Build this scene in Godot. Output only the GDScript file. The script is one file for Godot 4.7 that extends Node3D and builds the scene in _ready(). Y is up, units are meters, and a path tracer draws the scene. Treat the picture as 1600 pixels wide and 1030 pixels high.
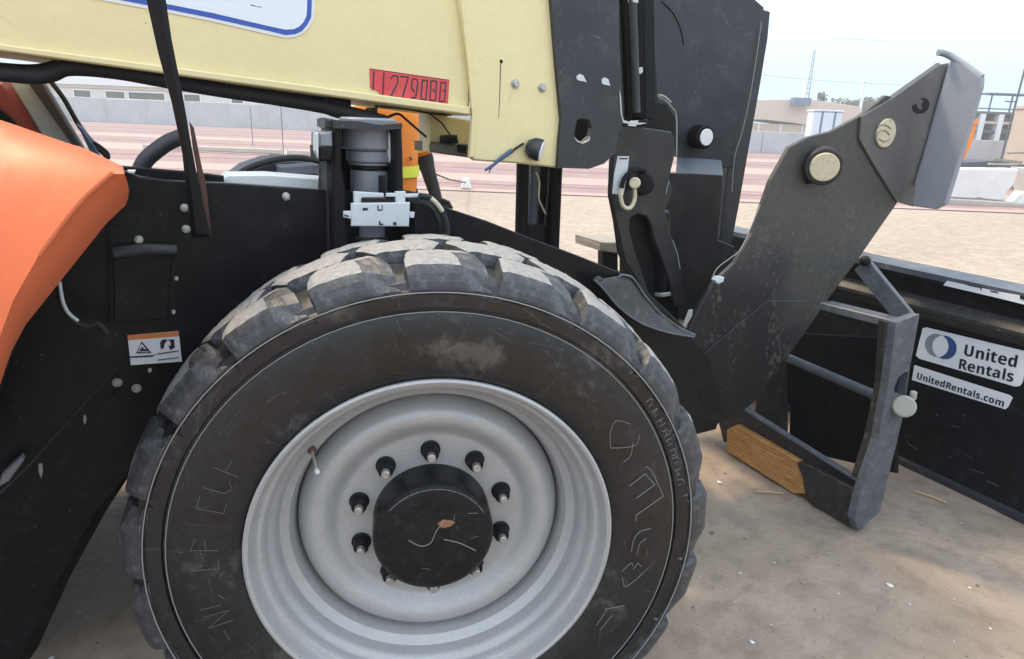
extends Node3D

const SEED := 7
var M := {}
var base_of := {}
var taken := {}
var rng := RandomNumberGenerator.new()
const TURN := -0.4712389   # the street behind runs square to this heading


func _ready() -> void:
	rng.seed = SEED
	var cam := Camera3D.new()
	cam.name = "camera"
	cam.fov = 52.039
	cam.near = 0.05
	cam.far = 900.0
	cam.transform = Transform3D(Basis(Vector3(0.89559, 0.03840, 0.44323), Vector3(0.09611, 0.95604, -0.27703), Vector3(-0.43438, 0.29070, 0.85253)), Vector3(-0.4264, 1.4700, 1.1486))
	add_child(cam)
	cam.current = true
	var we := WorldEnvironment.new()
	we.name = "world_environment"
	var env := Environment.new()
	env.background_mode = Environment.BG_SKY
	var sm := ProceduralSkyMaterial.new()
	sm.sky_top_color = Color(0.9, 0.945, 1.0)
	sm.sky_horizon_color = Color(0.535, 0.68, 0.745)
	sm.sky_curve = 0.17
	sm.ground_bottom_color = Color(0.45, 0.41, 0.36)
	sm.ground_horizon_color = Color(0.6, 0.56, 0.5)
	sm.energy_multiplier = 1.0
	var sky := Sky.new()
	sky.sky_material = sm
	env.sky = sky
	env.tonemap_mode = Environment.TONE_MAPPER_LINEAR
	env.tonemap_exposure = 2.3
	env.sdfgi_enabled = true
	env.ssao_enabled = true
	env.ssil_enabled = true
	env.fog_enabled = true
	env.fog_density = 0.0024
	env.fog_light_color = Color(0.93, 0.93, 0.95)
	we.environment = env
	add_child(we)
	var sun := DirectionalLight3D.new()
	sun.name = "sun"
	sun.light_energy = 0.6
	sun.light_color = Color(1.0, 0.9, 0.76)
	sun.light_angular_distance = 10.0
	sun.shadow_enabled = true
	add_child(sun)
	sun.look_at_from_position(Vector3(-0.35, 1.15, -0.75), Vector3.ZERO, Vector3.UP)

	make_materials()
	build_ground()
	build_background()
	build_telehandler()
	build_bucket()
	build_worker()
	build_small_things()


# ------------------------------------------------------------------ helpers

func V(a: Array) -> PackedVector2Array:
	var r := PackedVector2Array()
	for i in range(0, a.size(), 2):
		r.append(Vector2(a[i], a[i + 1]))
	return r


func numbered(called: String) -> String:
	if not taken.has(called):
		taken[called] = 0
		return called
	taken[called] += 1
	return "%s_%03d" % [called, taken[called]]


func thing(called: String, label: String, category: String, at := Vector3.ZERO, group := "", turn := 0.0) -> Node3D:
	var o := Node3D.new()
	o.name = numbered(called)
	o.position = at
	o.rotation.y = turn
	add_child(o, true)
	o.set_meta("label", label)
	o.set_meta("category", category)
	if group != "":
		o.set_meta("group", group)
	base_of[o] = at if turn == 0.0 else Vector3.ZERO
	return o


func street(called: String, label: String, category: String, x: float, depth: float, group := "") -> Node3D:
	# a thing behind the machine: x to the right and depth along the street heading; parts in its own axes
	var o := thing(called, label, category, Vector3.ZERO, group, 0.0)
	var b := Basis(Vector3.UP, TURN)
	o.transform = Transform3D(b, Vector3(-0.426, 0, 1.149) + b * Vector3(x, 0, -depth))
	base_of[o] = Vector3(x, 0, 0)
	return o


func part(called: String, st: SurfaceTool, mat: Material, parent: Node3D, kind := "", label := "") -> MeshInstance3D:
	var o := MeshInstance3D.new()
	o.mesh = st.commit()
	o.name = called
	o.material_override = mat
	var off: Vector3 = base_of.get(parent, Vector3.ZERO)
	o.position = -off
	if parent == self:
		o.name = numbered(called)
		o.position = Vector3.ZERO
	parent.add_child(o, true)
	if kind != "":
		o.set_meta("kind", kind)
	if label != "":
		o.set_meta("label", label)
	return o


func mb() -> SurfaceTool:
	var st := SurfaceTool.new()
	st.begin(Mesh.PRIMITIVE_TRIANGLES)
	return st


func tri(st: SurfaceTool, p: Vector3, q: Vector3, r: Vector3, n: Vector3) -> void:
	st.set_normal(n)
	st.set_uv(Vector2(p.x + p.z, p.y)); st.add_vertex(p)
	if (q - p).cross(r - p).dot(n) > 0.0:
		st.set_normal(n); st.set_uv(Vector2(r.x + r.z, r.y)); st.add_vertex(r)
		st.set_normal(n); st.set_uv(Vector2(q.x + q.z, q.y)); st.add_vertex(q)
	else:
		st.set_normal(n); st.set_uv(Vector2(q.x + q.z, q.y)); st.add_vertex(q)
		st.set_normal(n); st.set_uv(Vector2(r.x + r.z, r.y)); st.add_vertex(r)


func quad(st: SurfaceTool, a: Vector3, b: Vector3, c: Vector3, d: Vector3, out: Vector3) -> void:
	# flat quad a b c d, facing the same side as «out»
	var n := (b - a).cross(c - a)
	if n.length_squared() < 1e-16:
		n = (c - a).cross(d - a)
	n = n.normalized()
	if n.dot(out) < 0.0:
		n = -n
	tri(st, a, b, c, n)
	tri(st, a, c, d, n)


func vtx(st: SurfaceTool, p: Vector3, n: Vector3, uv: Vector2) -> void:
	st.set_normal(n); st.set_uv(uv); st.add_vertex(p)


func smooth_quad(st: SurfaceTool, p: Array, n: Array, uv: Array) -> void:
	# p a b c d in turn round the quad
	for k in [[0, 1, 2], [0, 2, 3]]:
		var i: int = k[0]; var j: int = k[1]; var l: int = k[2]
		var pi: Vector3 = p[i]; var pj: Vector3 = p[j]; var pl: Vector3 = p[l]
		var nn: Vector3 = n[i] + n[j] + n[l]
		if (pj - pi).cross(pl - pi).dot(nn) > 0.0:
			var s := j; j = l; l = s
		vtx(st, p[i], n[i], uv[i]); vtx(st, p[j], n[j], uv[j]); vtx(st, p[l], n[l], uv[l])


func ax3(axis: String, u: float, v: float, w: float) -> Vector3:
	if axis == "x": return Vector3(w, v, u)
	if axis == "y": return Vector3(u, w, v)
	return Vector3(u, v, w)


func inset(poly: PackedVector2Array, d: float) -> PackedVector2Array:
	var r := PackedVector2Array()
	var n := poly.size()
	for i in n:
		var a := poly[(i + n - 1) % n]; var b := poly[i]; var c := poly[(i + 1) % n]
		var e1 := (b - a).normalized(); var e2 := (c - b).normalized()
		var n1 := Vector2(-e1.y, e1.x); var n2 := Vector2(-e2.y, e2.x)
		var m := n1 + n2
		if m.length() < 0.2:
			r.append(b + n1 * d)
			continue
		m = m.normalized()
		r.append(b + m * d / maxf(0.45, m.dot(n1)))
	return r


func ext(st: SurfaceTool, poly: PackedVector2Array, axis: String, a: float, b: float, bev := 0.004) -> SurfaceTool:
	# a prism of the outline between a and b along the axis, its edges chamfered
	if a > b:
		var s := a; a = b; b = s
	if Geometry2D.is_polygon_clockwise(poly):
		poly.reverse()
	bev = minf(bev, (b - a) * 0.45)
	var ins := inset(poly, bev)
	var idx := Geometry2D.triangulate_polygon(ins)
	if idx.is_empty():
		ins = poly
		idx = Geometry2D.triangulate_polygon(poly)
	var na := ax3(axis, 0, 0, -1); var nb := ax3(axis, 0, 0, 1)
	for i in range(0, idx.size(), 3):
		var p := ins[idx[i]]; var q := ins[idx[i + 1]]; var r := ins[idx[i + 2]]
		tri(st, ax3(axis, p.x, p.y, a), ax3(axis, q.x, q.y, a), ax3(axis, r.x, r.y, a), na)
		tri(st, ax3(axis, p.x, p.y, b), ax3(axis, q.x, q.y, b), ax3(axis, r.x, r.y, b), nb)
	var n := poly.size()
	for i in n:
		var j := (i + 1) % n
		var e := (poly[j] - poly[i]).normalized()
		var side := ax3(axis, e.y, -e.x, 0)
		quad(st, ax3(axis, poly[i].x, poly[i].y, a + bev), ax3(axis, poly[j].x, poly[j].y, a + bev), ax3(axis, poly[j].x, poly[j].y, b - bev), ax3(axis, poly[i].x, poly[i].y, b - bev), side)
		if bev > 0.0:
			quad(st, ax3(axis, ins[i].x, ins[i].y, a), ax3(axis, ins[j].x, ins[j].y, a), ax3(axis, poly[j].x, poly[j].y, a + bev), ax3(axis, poly[i].x, poly[i].y, a + bev), side + na)
			quad(st, ax3(axis, ins[i].x, ins[i].y, b), ax3(axis, ins[j].x, ins[j].y, b), ax3(axis, poly[j].x, poly[j].y, b - bev), ax3(axis, poly[i].x, poly[i].y, b - bev), side + nb)
	return st


func box(st: SurfaceTool, lo: Vector3, hi: Vector3, bev := 0.004) -> SurfaceTool:
	return ext(st, PackedVector2Array([Vector2(lo.x, lo.y), Vector2(hi.x, lo.y), Vector2(hi.x, hi.y), Vector2(lo.x, hi.y)]), "z", lo.z, hi.z, bev)


func bar(st: SurfaceTool, p: Vector3, q: Vector3, w: float, h: float, up := Vector3.UP, bev := 0.003) -> SurfaceTool:
	# a straight bar of section w x h from p to q
	var f := (q - p).normalized()
	var s := f.cross(up).normalized()
	var u := s.cross(f).normalized()
	var b := minf(bev, minf(w, h) * 0.3)
	var sec := [Vector2(-w / 2 + b, -h / 2), Vector2(w / 2 - b, -h / 2), Vector2(w / 2, -h / 2 + b), Vector2(w / 2, h / 2 - b), Vector2(w / 2 - b, h / 2), Vector2(-w / 2 + b, h / 2), Vector2(-w / 2, h / 2 - b), Vector2(-w / 2, -h / 2 + b)]
	for i in 8:
		var a: Vector2 = sec[i]; var c: Vector2 = sec[(i + 1) % 8]
		var oa := s * a.x + u * a.y; var oc := s * c.x + u * c.y
		quad(st, p + oa, p + oc, q + oc, q + oa, oa + oc)
		if i < 7 and i > 0:
			var o0: Vector3 = s * sec[0].x + u * sec[0].y
			tri(st, p + o0, p + oa, p + oc, -f)
			tri(st, q + o0, q + oa, q + oc, f)
	return st


func lathe(st: SurfaceTool, prof: PackedVector2Array, seg: int, o := Vector3.ZERO, ax := Vector3(0, 0, 1), sharp := 0.6, vscale := 1.0) -> SurfaceTool:
	# profile (radius, height along ax), smooth except where it turns by more than «sharp» radians
	ax = ax.normalized()
	var s := ax.cross(Vector3.UP) if absf(ax.y) < 0.9 else ax.cross(Vector3.RIGHT)
	s = s.normalized()
	var u := s.cross(ax).normalized()
	var m := prof.size()
	var en := []
	for i in m - 1:
		var d := (prof[i + 1] - prof[i]).normalized()
		en.append(Vector2(d.y, -d.x))
	var lenv := 0.0
	for i in m - 1:
		var n0: Vector2 = en[i]; var n1: Vector2 = en[i]
		if i > 0 and absf((en[i - 1] as Vector2).angle_to(en[i])) < sharp: n0 = ((en[i - 1] as Vector2) + (en[i] as Vector2)).normalized()
		if i < m - 2 and absf((en[i] as Vector2).angle_to(en[i + 1])) < sharp: n1 = ((en[i + 1] as Vector2) + (en[i] as Vector2)).normalized()
		var l1 := lenv + prof[i].distance_to(prof[i + 1])
		for k in seg:
			var t0 := TAU * k / seg; var t1 := TAU * (k + 1) / seg
			var d0 := s * cos(t0) + u * sin(t0); var d1 := s * cos(t1) + u * sin(t1)
			var a := o + d0 * prof[i].x + ax * prof[i].y; var b := o + d1 * prof[i].x + ax * prof[i].y
			var c := o + d1 * prof[i + 1].x + ax * prof[i + 1].y; var d := o + d0 * prof[i + 1].x + ax * prof[i + 1].y
			var f0 := float(k) / seg; var f1 := float(k + 1) / seg
			var nn := [d0 * n0.x + ax * n0.y, d1 * n0.x + ax * n0.y, d1 * n1.x + ax * n1.y, d0 * n1.x + ax * n1.y]
			if prof[i].x < 1e-5:
				tri3(st, [a, c, d], [nn[0], nn[2], nn[3]], [Vector2(f0, lenv / vscale), Vector2(f1, l1 / vscale), Vector2(f0, l1 / vscale)])
			elif prof[i + 1].x < 1e-5:
				tri3(st, [a, b, c], [nn[0], nn[1], nn[2]], [Vector2(f0, lenv / vscale), Vector2(f1, lenv / vscale), Vector2(f0, l1 / vscale)])
			else:
				smooth_quad(st, [a, b, c, d], nn, [Vector2(f0, lenv / vscale), Vector2(f1, lenv / vscale), Vector2(f1, l1 / vscale), Vector2(f0, l1 / vscale)])
		lenv = l1
	return st


func tri3(st: SurfaceTool, p: Array, n: Array, uv: Array) -> void:
	var nn: Vector3 = n[0] + n[1] + n[2]
	var e1: Vector3 = p[1] - p[0]; var e2: Vector3 = p[2] - p[0]
	var order := [0, 1, 2]
	if e1.cross(e2).dot(nn) > 0.0: order = [0, 2, 1]
	for k in order: vtx(st, p[k], n[k], uv[k])


func cyl(st: SurfaceTool, p: Vector3, q: Vector3, r: float, seg := 24, bev := 0.003, r1 := -1.0) -> SurfaceTool:
	if r1 < 0.0: r1 = r
	var h := p.distance_to(q)
	var b := minf(bev, minf(r, h) * 0.4)
	# the profile runs from the q end to the p end so that its normals point outwards
	return lathe(st, PackedVector2Array([Vector2(0, h), Vector2(r1 - b, h), Vector2(r1, h - b), Vector2(r, b), Vector2(r - b, 0), Vector2(0, 0)]), seg, p, q - p, 0.5)


func ball(st: SurfaceTool, c: Vector3, r: float, seg := 16, squash := 1.0, ax := Vector3.UP) -> SurfaceTool:
	var pr := PackedVector2Array()
	var m := maxi(6, seg / 2)
	for i in m + 1:
		var t := PI * i / m
		pr.append(Vector2(maxf(0.0, sin(t) * r) if i > 0 and i < m else 0.0, cos(t) * r * squash))
	return lathe(st, pr, seg, c, ax, 3.0)


func spline(pts: Array, per := 6) -> Array:
	var r := []
	var n := pts.size()
	for i in n - 1:
		var a: Vector3 = pts[maxi(0, i - 1)]; var b: Vector3 = pts[i]; var c: Vector3 = pts[i + 1]; var d: Vector3 = pts[mini(n - 1, i + 2)]
		for k in per:
			r.append(b.cubic_interpolate(c, a, d, float(k) / per))
	r.append(pts[n - 1])
	return r


func tube(st: SurfaceTool, pts: Array, r: float, sides := 10, r_end := -1.0) -> SurfaceTool:
	if r_end < 0.0: r_end = r
	var n := pts.size()
	var up := Vector3(0.13, 0.31, 0.94)
	var rings := []
	for i in n:
		var f: Vector3 = ((pts[mini(n - 1, i + 1)] as Vector3) - (pts[maxi(0, i - 1)] as Vector3)).normalized()
		var s := f.cross(up).normalized()
		up = s.cross(f).normalized()
		var rr := lerpf(r, r_end, float(i) / maxf(1, n - 1))
		var ring := []
		for k in sides:
			var t := TAU * k / sides
			var d := s * cos(t) + up * sin(t)
			ring.append([(pts[i] as Vector3) + d * rr, d])
		rings.append(ring)
	for i in n - 1:
		for k in sides:
			var a = rings[i][k]; var b = rings[i][(k + 1) % sides]; var c = rings[i + 1][(k + 1) % sides]; var d = rings[i + 1][k]
			smooth_quad(st, [a[0], b[0], c[0], d[0]], [a[1], b[1], c[1], d[1]], [Vector2(0, i), Vector2(1, i), Vector2(1, i + 1), Vector2(0, i + 1)])
	for e in [0, n - 1]:
		var f2: Vector3 = (pts[1] - pts[0]).normalized() * -1.0 if e == 0 else (pts[n - 1] - pts[n - 2]).normalized()
		for k in sides:
			tri(st, pts[e], rings[e][k][0], rings[e][(k + 1) % sides][0], f2)
	return st


func grid(st: SurfaceTool, rows: Array, flip := 1.0) -> SurfaceTool:
	# a smooth sheet through rows of points; normals from neighbours; flip turns its front
	var h := rows.size(); var w: int = rows[0].size()
	var nn := []
	for i in h:
		var rn := []
		for j in w:
			var du: Vector3 = rows[i][mini(w - 1, j + 1)] - rows[i][maxi(0, j - 1)]
			var dv: Vector3 = rows[mini(h - 1, i + 1)][j] - rows[maxi(0, i - 1)][j]
			rn.append(du.cross(dv).normalized() * flip)
		nn.append(rn)
	for i in h - 1:
		for j in w - 1:
			smooth_quad(st, [rows[i][j], rows[i][j + 1], rows[i + 1][j + 1], rows[i + 1][j]], [nn[i][j], nn[i][j + 1], nn[i + 1][j + 1], nn[i + 1][j]],
				[Vector2(j, i), Vector2(j + 1, i), Vector2(j + 1, i + 1), Vector2(j, i + 1)])
	return st


func oval(c: Vector2, rx: float, ry: float, n := 24, turn := 0.0) -> PackedVector2Array:
	var r := PackedVector2Array()
	for i in n:
		r.append(c + Vector2(cos(TAU * i / n) * rx, sin(TAU * i / n) * ry).rotated(turn))
	return r


func rounded(lo: Vector2, hi: Vector2, r: float, n := 5) -> PackedVector2Array:
	var out := PackedVector2Array()
	for k in 4:
		var c := Vector2(hi.x - r if k == 0 or k == 3 else lo.x + r, hi.y - r if k < 2 else lo.y + r)
		for i in n + 1:
			out.append(c + Vector2.RIGHT.rotated(PI / 2 * (k + float(i) / n)) * r)
	return out


func lettering(words: String, size: float, mat: Material, parent: Node3D, called: String, font := "Droid Sans", depth := 0.003, bold := true) -> MeshInstance3D:
	var t := TextMesh.new()
	var f := SystemFont.new()
	f.font_names = PackedStringArray([font])
	if bold: f.font_weight = 700
	t.font = f
	t.text = words
	t.font_size = 64
	t.pixel_size = size / 64.0
	t.depth = depth
	t.curve_step = 2.0
	var o := MeshInstance3D.new()
	o.mesh = t
	o.name = called
	o.material_override = mat
	parent.add_child(o, true)
	return o


# ------------------------------------------------------------------ materials

func noise_img(size: int, sd: int, freq: float, oct := 5, kind := FastNoiseLite.TYPE_SIMPLEX_SMOOTH) -> PackedByteArray:
	var n := FastNoiseLite.new()
	n.seed = sd
	n.noise_type = kind
	n.frequency = freq
	n.fractal_octaves = oct
	var im := n.get_seamless_image(size, size, false, false, 0.15, true)
	im.convert(Image.FORMAT_L8)
	return im.get_data()


func surface_tex(size: int, sd: int, ca: Color, cb: Color, cc: Color, p: Dictionary) -> ImageTexture:
	# two tones under broad and fine noise, cc is the dust or wear laid on by a third noise, then scratches and flecks
	var a := noise_img(size, sd, p.get("f1", 0.006))
	var b := noise_img(size, sd + 1, p.get("f2", 0.08), 3)
	var c := noise_img(size, sd + 2, p.get("f3", 0.012), 6)
	var lo: float = p.get("lo", 0.6); var hi: float = p.get("hi", 0.9); var wear: float = p.get("wear", 0.5); var fine: float = p.get("fine", 0.1)
	var data := PackedByteArray()
	data.resize(size * size * 3)
	for i in size * size:
		var t := a[i] / 255.0
		var w := clampf((c[i] / 255.0 + (b[i] / 255.0 - 0.5) * 0.3 - lo) / (hi - lo), 0.0, 1.0) * wear
		var g := 1.0 + (b[i] / 255.0 - 0.5) * 2.0 * fine
		var r0 := lerpf(lerpf(ca.r, cb.r, t), cc.r, w) * g
		var g0 := lerpf(lerpf(ca.g, cb.g, t), cc.g, w) * g
		var b0 := lerpf(lerpf(ca.b, cb.b, t), cc.b, w) * g
		data[i * 3] = clampi(int(r0 * 255.0), 0, 255)
		data[i * 3 + 1] = clampi(int(g0 * 255.0), 0, 255)
		data[i * 3 + 2] = clampi(int(b0 * 255.0), 0, 255)
	var im := Image.create_from_data(size, size, false, Image.FORMAT_RGB8, data)
	var r := RandomNumberGenerator.new()
	r.seed = sd
	for k in int(p.get("scratches", 0)):
		var x := r.randf() * size; var y := r.randf() * size
		var ang := r.randf_range(-0.6, 0.6) + (PI / 2 if r.randf() < p.get("upright", 0.4) else 0.0)
		var n := int(r.randf_range(4, p.get("length", 60)))
		var str_ := r.randf_range(0.15, p.get("strength", 0.8))
		var bend := r.randf_range(-0.02, 0.02)
		for s in n:
			x += cos(ang); y += sin(ang); ang += bend
			var xi := posmod(int(x), size); var yi := posmod(int(y), size)
			if r.randf() < 0.8:
				im.set_pixel(xi, yi, im.get_pixel(xi, yi).lerp(p.get("sc", Color(0.6, 0.6, 0.6)), str_ * sin(PI * (s + 1.0) / (n + 1.0))))
	for k in int(p.get("flecks", 0)):
		var xi2 := r.randi() % size; var yi2 := r.randi() % size
		var col: Color = p.get("fc", Color(0.75, 0.74, 0.72)) if r.randf() < p.get("pale", 0.6) else p.get("fd", Color(0.1, 0.09, 0.08))
		var s2 := r.randf_range(0.3, 0.9)
		var w2 := 1 + r.randi() % int(p.get("fs", 2))
		for dx in w2:
			for dy in w2:
				var xx := posmod(xi2 + dx, size); var yy := posmod(yi2 + dy, size)
				im.set_pixel(xx, yy, im.get_pixel(xx, yy).lerp(col, s2))
	return ImageTexture.create_from_image(im)


func bump_tex(size: int, sd: int, freq: float, strength: float, oct := 5) -> ImageTexture:
	var im := Image.create_from_data(size, size, false, Image.FORMAT_L8, noise_img(size, sd, freq, oct))
	im.convert(Image.FORMAT_RGBA8)
	im.bump_map_to_normal_map(strength)
	return ImageTexture.create_from_image(im)


func srgb(r: float, g: float, b: float) -> Color:
	return Color(r, g, b).linear_to_srgb()


func mat(called: String, col: Color, rough := 0.6, metal := 0.0, tex: Texture2D = null, scale := 1.0, bump: Texture2D = null, bump_scale := 0.5) -> StandardMaterial3D:
	var m := StandardMaterial3D.new()
	m.resource_name = called
	m.albedo_color = col
	m.roughness = rough
	m.metallic = metal
	m.uv1_triplanar = true
	m.uv1_triplanar_sharpness = 4.0
	m.uv1_scale = Vector3.ONE * scale
	if tex: m.albedo_texture = tex
	if bump:
		m.normal_enabled = true
		m.normal_texture = bump
		m.normal_scale = bump_scale
	M[called] = m
	return m


func make_materials() -> void:
	var W := Color.WHITE
	var b_fine := bump_tex(512, 40, 0.08, 3.0)
	var b_soft := bump_tex(512, 41, 0.012, 5.0, 3)
	var t_black := surface_tex(1024, 11, srgb(.0052, .0056, .007), srgb(.01, .0105, .0125), srgb(.038, .037, .036), {"lo": .62, "hi": .95, "wear": .6, "fine": .06, "scratches": 260, "length": 70, "strength": .45, "sc": Color(.42, .42, .43), "flecks": 200, "fs": 2})
	var t_dusty := surface_tex(1024, 15, srgb(.012, .012, .013), srgb(.025, .0245, .024), srgb(.11, .1, .088), {"f1": .01, "lo": .55, "hi": 1.0, "wear": .6, "fine": .1, "scratches": 600, "length": 60, "strength": .55, "sc": Color(.55, .53, .5), "flecks": 1200, "fs": 3})
	mat("black_paint", W, .34, 0, t_black, 1.1, b_soft, .12)
	mat("black_dusty", W, .55, 0, t_dusty, 1.2, b_soft, .2)
	mat("black_plain", srgb(.0078, .0078, .0086), .5, 0, null, 1.0, b_fine, .15)
	mat("black_rubber", srgb(.013, .013, .014), .7, 0, null, 3.0, b_fine, .25)
	for q in ["black_paint", "black_plain"]: M[q].metallic_specular = .28
	mat("dark_void", srgb(.006, .006, .006), .9)
	var t_steel := surface_tex(1024, 19, srgb(.062, .071, .087), srgb(.098, .108, .13), srgb(.22, .225, .23), {"lo": .58, "hi": 1.0, "wear": .45, "fine": .06, "scratches": 700, "length": 80, "strength": .7, "sc": Color(.75, .77, .8), "flecks": 400})
	mat("worn_steel", W, .5, .1, t_steel, 1.5, b_fine, .2)
	var t_grey := surface_tex(512, 23, srgb(.0165, .0185, .0235), srgb(.025, .028, .035), srgb(.07, .07, .07), {"lo": .6, "hi": .95, "wear": .5, "fine": .05, "scratches": 60, "flecks": 60})
	mat("grey_paint", W, .45, 0, t_grey, 1.0, b_soft, .15)
	var t_pin0 := surface_tex(256, 97, srgb(.7, .7, .7), srgb(1, 1, 1), srgb(.3, .25, .2), {"f1": .03, "f3": .03, "lo": .5, "hi": .75, "wear": .8, "fine": .25})
	var t_hub := surface_tex(1024, 98, srgb(.0075, .0075, .0082), srgb(.014, .014, .0145), srgb(.045, .043, .04), {"lo": .58, "hi": .95, "wear": .6, "fine": .12, "scratches": 520, "length": 70, "strength": .55, "upright": .25, "sc": Color(.5, .5, .49), "flecks": 700, "fs": 2})
	mat("hub_black", W, .42, 0, t_hub, 2.6, b_soft, .2)
	M.hub_black.metallic_specular = .3
	mat("ledge_paint", srgb(.085, .1, .125), .4)
	mat("flange_paint", srgb(.26, .275, .31), .5, 0, null, 1.0, b_soft, .15)
	mat("slate_paint", srgb(.2, .215, .25), .5, 0, null, 1.0, b_soft, .15)
	var t_arm := surface_tex(1024, 27, srgb(.01, .0102, .011), srgb(.021, .0208, .0208), srgb(.07, .066, .06), {"f1": .003, "f3": .006, "lo": .58, "hi": 1.0, "wear": .45, "fine": .07, "scratches": 260, "length": 90, "strength": .4, "sc": Color(.5, .48, .45), "flecks": 420, "fs": 2})
	mat("arm_paint", W, .5, 0, t_arm, .9, b_soft, .15)
	var ma := mat("arm_grime_shade", W, .52, 0, arm_texture(), 1.0)  # foot-to-top gradient carries shade and light as well as grime
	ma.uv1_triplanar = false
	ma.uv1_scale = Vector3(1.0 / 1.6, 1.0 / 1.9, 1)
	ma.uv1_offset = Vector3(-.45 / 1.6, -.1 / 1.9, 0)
	var t_arm2 := surface_tex(512, 28, srgb(.082, .08, .078), srgb(.098, .096, .093), srgb(.15, .14, .13), {"f1": .006, "lo": .6, "hi": .98, "wear": .5, "fine": .05, "scratches": 20, "flecks": 60})
	mat("arm_plate", W, .5, 0, t_arm2, .9)
	var t_cream := surface_tex(512, 31, srgb(.74, .64, .345), srgb(.77, .67, .365), srgb(.58, .5, .28), {"f1": .008, "lo": .75, "hi": 1.1, "wear": .25, "fine": .015, "scratches": 8, "strength": .3, "sc": Color(.45, .42, .32), "flecks": 30, "pale": .1})
	mat("cream_paint", W, .42, 0, t_cream, .8, b_soft, .1)
	var t_orange := surface_tex(512, 35, srgb(.5, .122, .052), srgb(.54, .138, .06), srgb(.52, .17, .09), {"lo": .6, "hi": .98, "wear": .4, "fine": .02, "scratches": 20, "strength": .25, "sc": Color(.95, .7, .6), "flecks": 20})
	mat("orange_paint", W, .48, 0, t_orange, 1.0, b_soft, .12)
	mat("rust_patch", srgb(.34, .17, .085), .85, 0, t_pin0, 30.0)
	mat("rust_brown", srgb(.07, .03, .022), .7)
	M.orange_paint.metallic_specular = .3
	mat("dark_red", srgb(.3, .06, .045), .5, 0, null, 1.0, b_soft, .2)
	var t_rim := surface_tex(512, 38, srgb(.36, .365, .375), srgb(.41, .412, .42), srgb(.37, .35, .32), {"lo": .55, "hi": .95, "wear": .6, "fine": .04, "scratches": 30, "strength": .4, "sc": Color(.8, .78, .75), "flecks": 60, "pale": .3})
	mat("rim_paint", W, .38, .25, t_rim, 2.0, b_soft, .08)
	mat("bright_steel", srgb(.4, .39, .37), .35, .6, null, 1.0, b_fine, .3)
	mat("bolt_zinc", srgb(.45, .45, .43), .45, .5, null, 6.0, b_fine, .4)
	var t_pin := surface_tex(512, 44, srgb(.55, .49, .35), srgb(.62, .56, .42), srgb(.2, .18, .13), {"f1": .02, "f3": .02, "lo": .6, "hi": .95, "wear": .45, "fine": .06})
	mat("pin_zinc", W, .5, .2, t_pin, 4.0)
	mat("dirty_grey", srgb(.3, .3, .27), .7, 0, null, 4.0, b_fine, .5)
	mat("white_paint", srgb(.78, .79, .78), .5)
	mat("pale_grey", srgb(.55, .58, .6), .5, 0, null, 1.0, b_fine, .1)
	mat("moulded_faint", srgb(.1, .1, .098), .6)
	mat("moulded_rubber", srgb(.15, .15, .145), .6)
	mat("ring_grey", srgb(.24, .24, .235), .7)
	mat("scuff_grey", srgb(.27, .27, .26), .7)
	mat("wear_white", srgb(.5, .5, .48), .7)
	mat("sticker_white", srgb(.66, .69, .73), .35)
	mat("sticker_blue", srgb(.03, .09, .42), .4)
	mat("sticker_navy", srgb(.035, .07, .2), .4)
	mat("sticker_grey", srgb(.22, .24, .27), .4)
	mat("sticker_ink", srgb(.012, .012, .02), .4)
	mat("sticker_orange", srgb(.55, .18, .05), .4)
	mat("sign_white", srgb(.72, .77, .83), .35)
	var t_red := surface_tex(512, 46, srgb(.62, .05, .06), srgb(.7, .08, .075), srgb(.7, .16, .13), {"lo": .6, "hi": .95, "wear": .5, "fine": .03})
	mat("sign_red", W, .45, 0, t_red, 4.0)
	mat("digit_edge", srgb(.06, .015, .035), .5)
	mat("digit_fill", srgb(.5, .12, .13), .5)
	mat("cable_tie_blue", srgb(.05, .09, .19), .5)
	var t_rub := surface_tex(1024, 50, srgb(.024, .026, .031), srgb(.056, .06, .068), srgb(.15, .153, .157), {"f1": .012, "lo": .5, "hi": .9, "wear": .7, "fine": .15, "scratches": 300, "length": 40, "strength": .5, "sc": Color(.45, .45, .44), "flecks": 600, "fs": 2})
	mat("tread_rubber", W, .5, 0, t_rub, 2.5, b_fine, .3)
	var t_dust := surface_tex(1024, 54, srgb(.19, .19, .19), srgb(.29, .288, .284), srgb(.09, .092, .096), {"f1": .02, "f2": .15, "f3": .03, "lo": .5, "hi": 1.1, "wear": .5, "fine": .05, "scratches": 160, "length": 25, "strength": .4, "sc": Color(.35, .34, .33), "flecks": 500, "pale": .3, "fs": 3})
	mat("tread_dust", W, .7, 0, t_dust, 2.5, b_fine, .15)
	var tw := tyre_texture()
	var ms := mat("sidewall_rubber", W, .34, 0, tw, 1.0)
	ms.uv1_triplanar = false
	var t_wood := wood_texture(512, 61, srgb(.3, .135, .038), srgb(.55, .3, .105))
	mat("block_wood", W, .75, 0, t_wood, 2.2, b_fine, .3)
	var t_plank := wood_texture(512, 64, srgb(.2, .18, .15), srgb(.38, .34, .29))
	mat("grey_wood", W, .8, 0, t_plank, 1.0)
	# ground
	var t_dirt := surface_tex(2048, 70, srgb(.3, .245, .195), srgb(.41, .342, .275), srgb(.22, .178, .142), {"f1": .003, "f2": .22, "f3": .008, "lo": .48, "hi": .85, "wear": .55, "fine": .1, "scratches": 900, "length": 110, "strength": .25, "upright": .1, "sc": Color(.38, .31, .26), "flecks": 4500, "fs": 3, "pale": .45, "fc": Color(.78, .75, .71), "fd": Color(.3, .25, .21)})
	var b_dirt := bump_tex(1024, 75, .05, 4.0)
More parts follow.
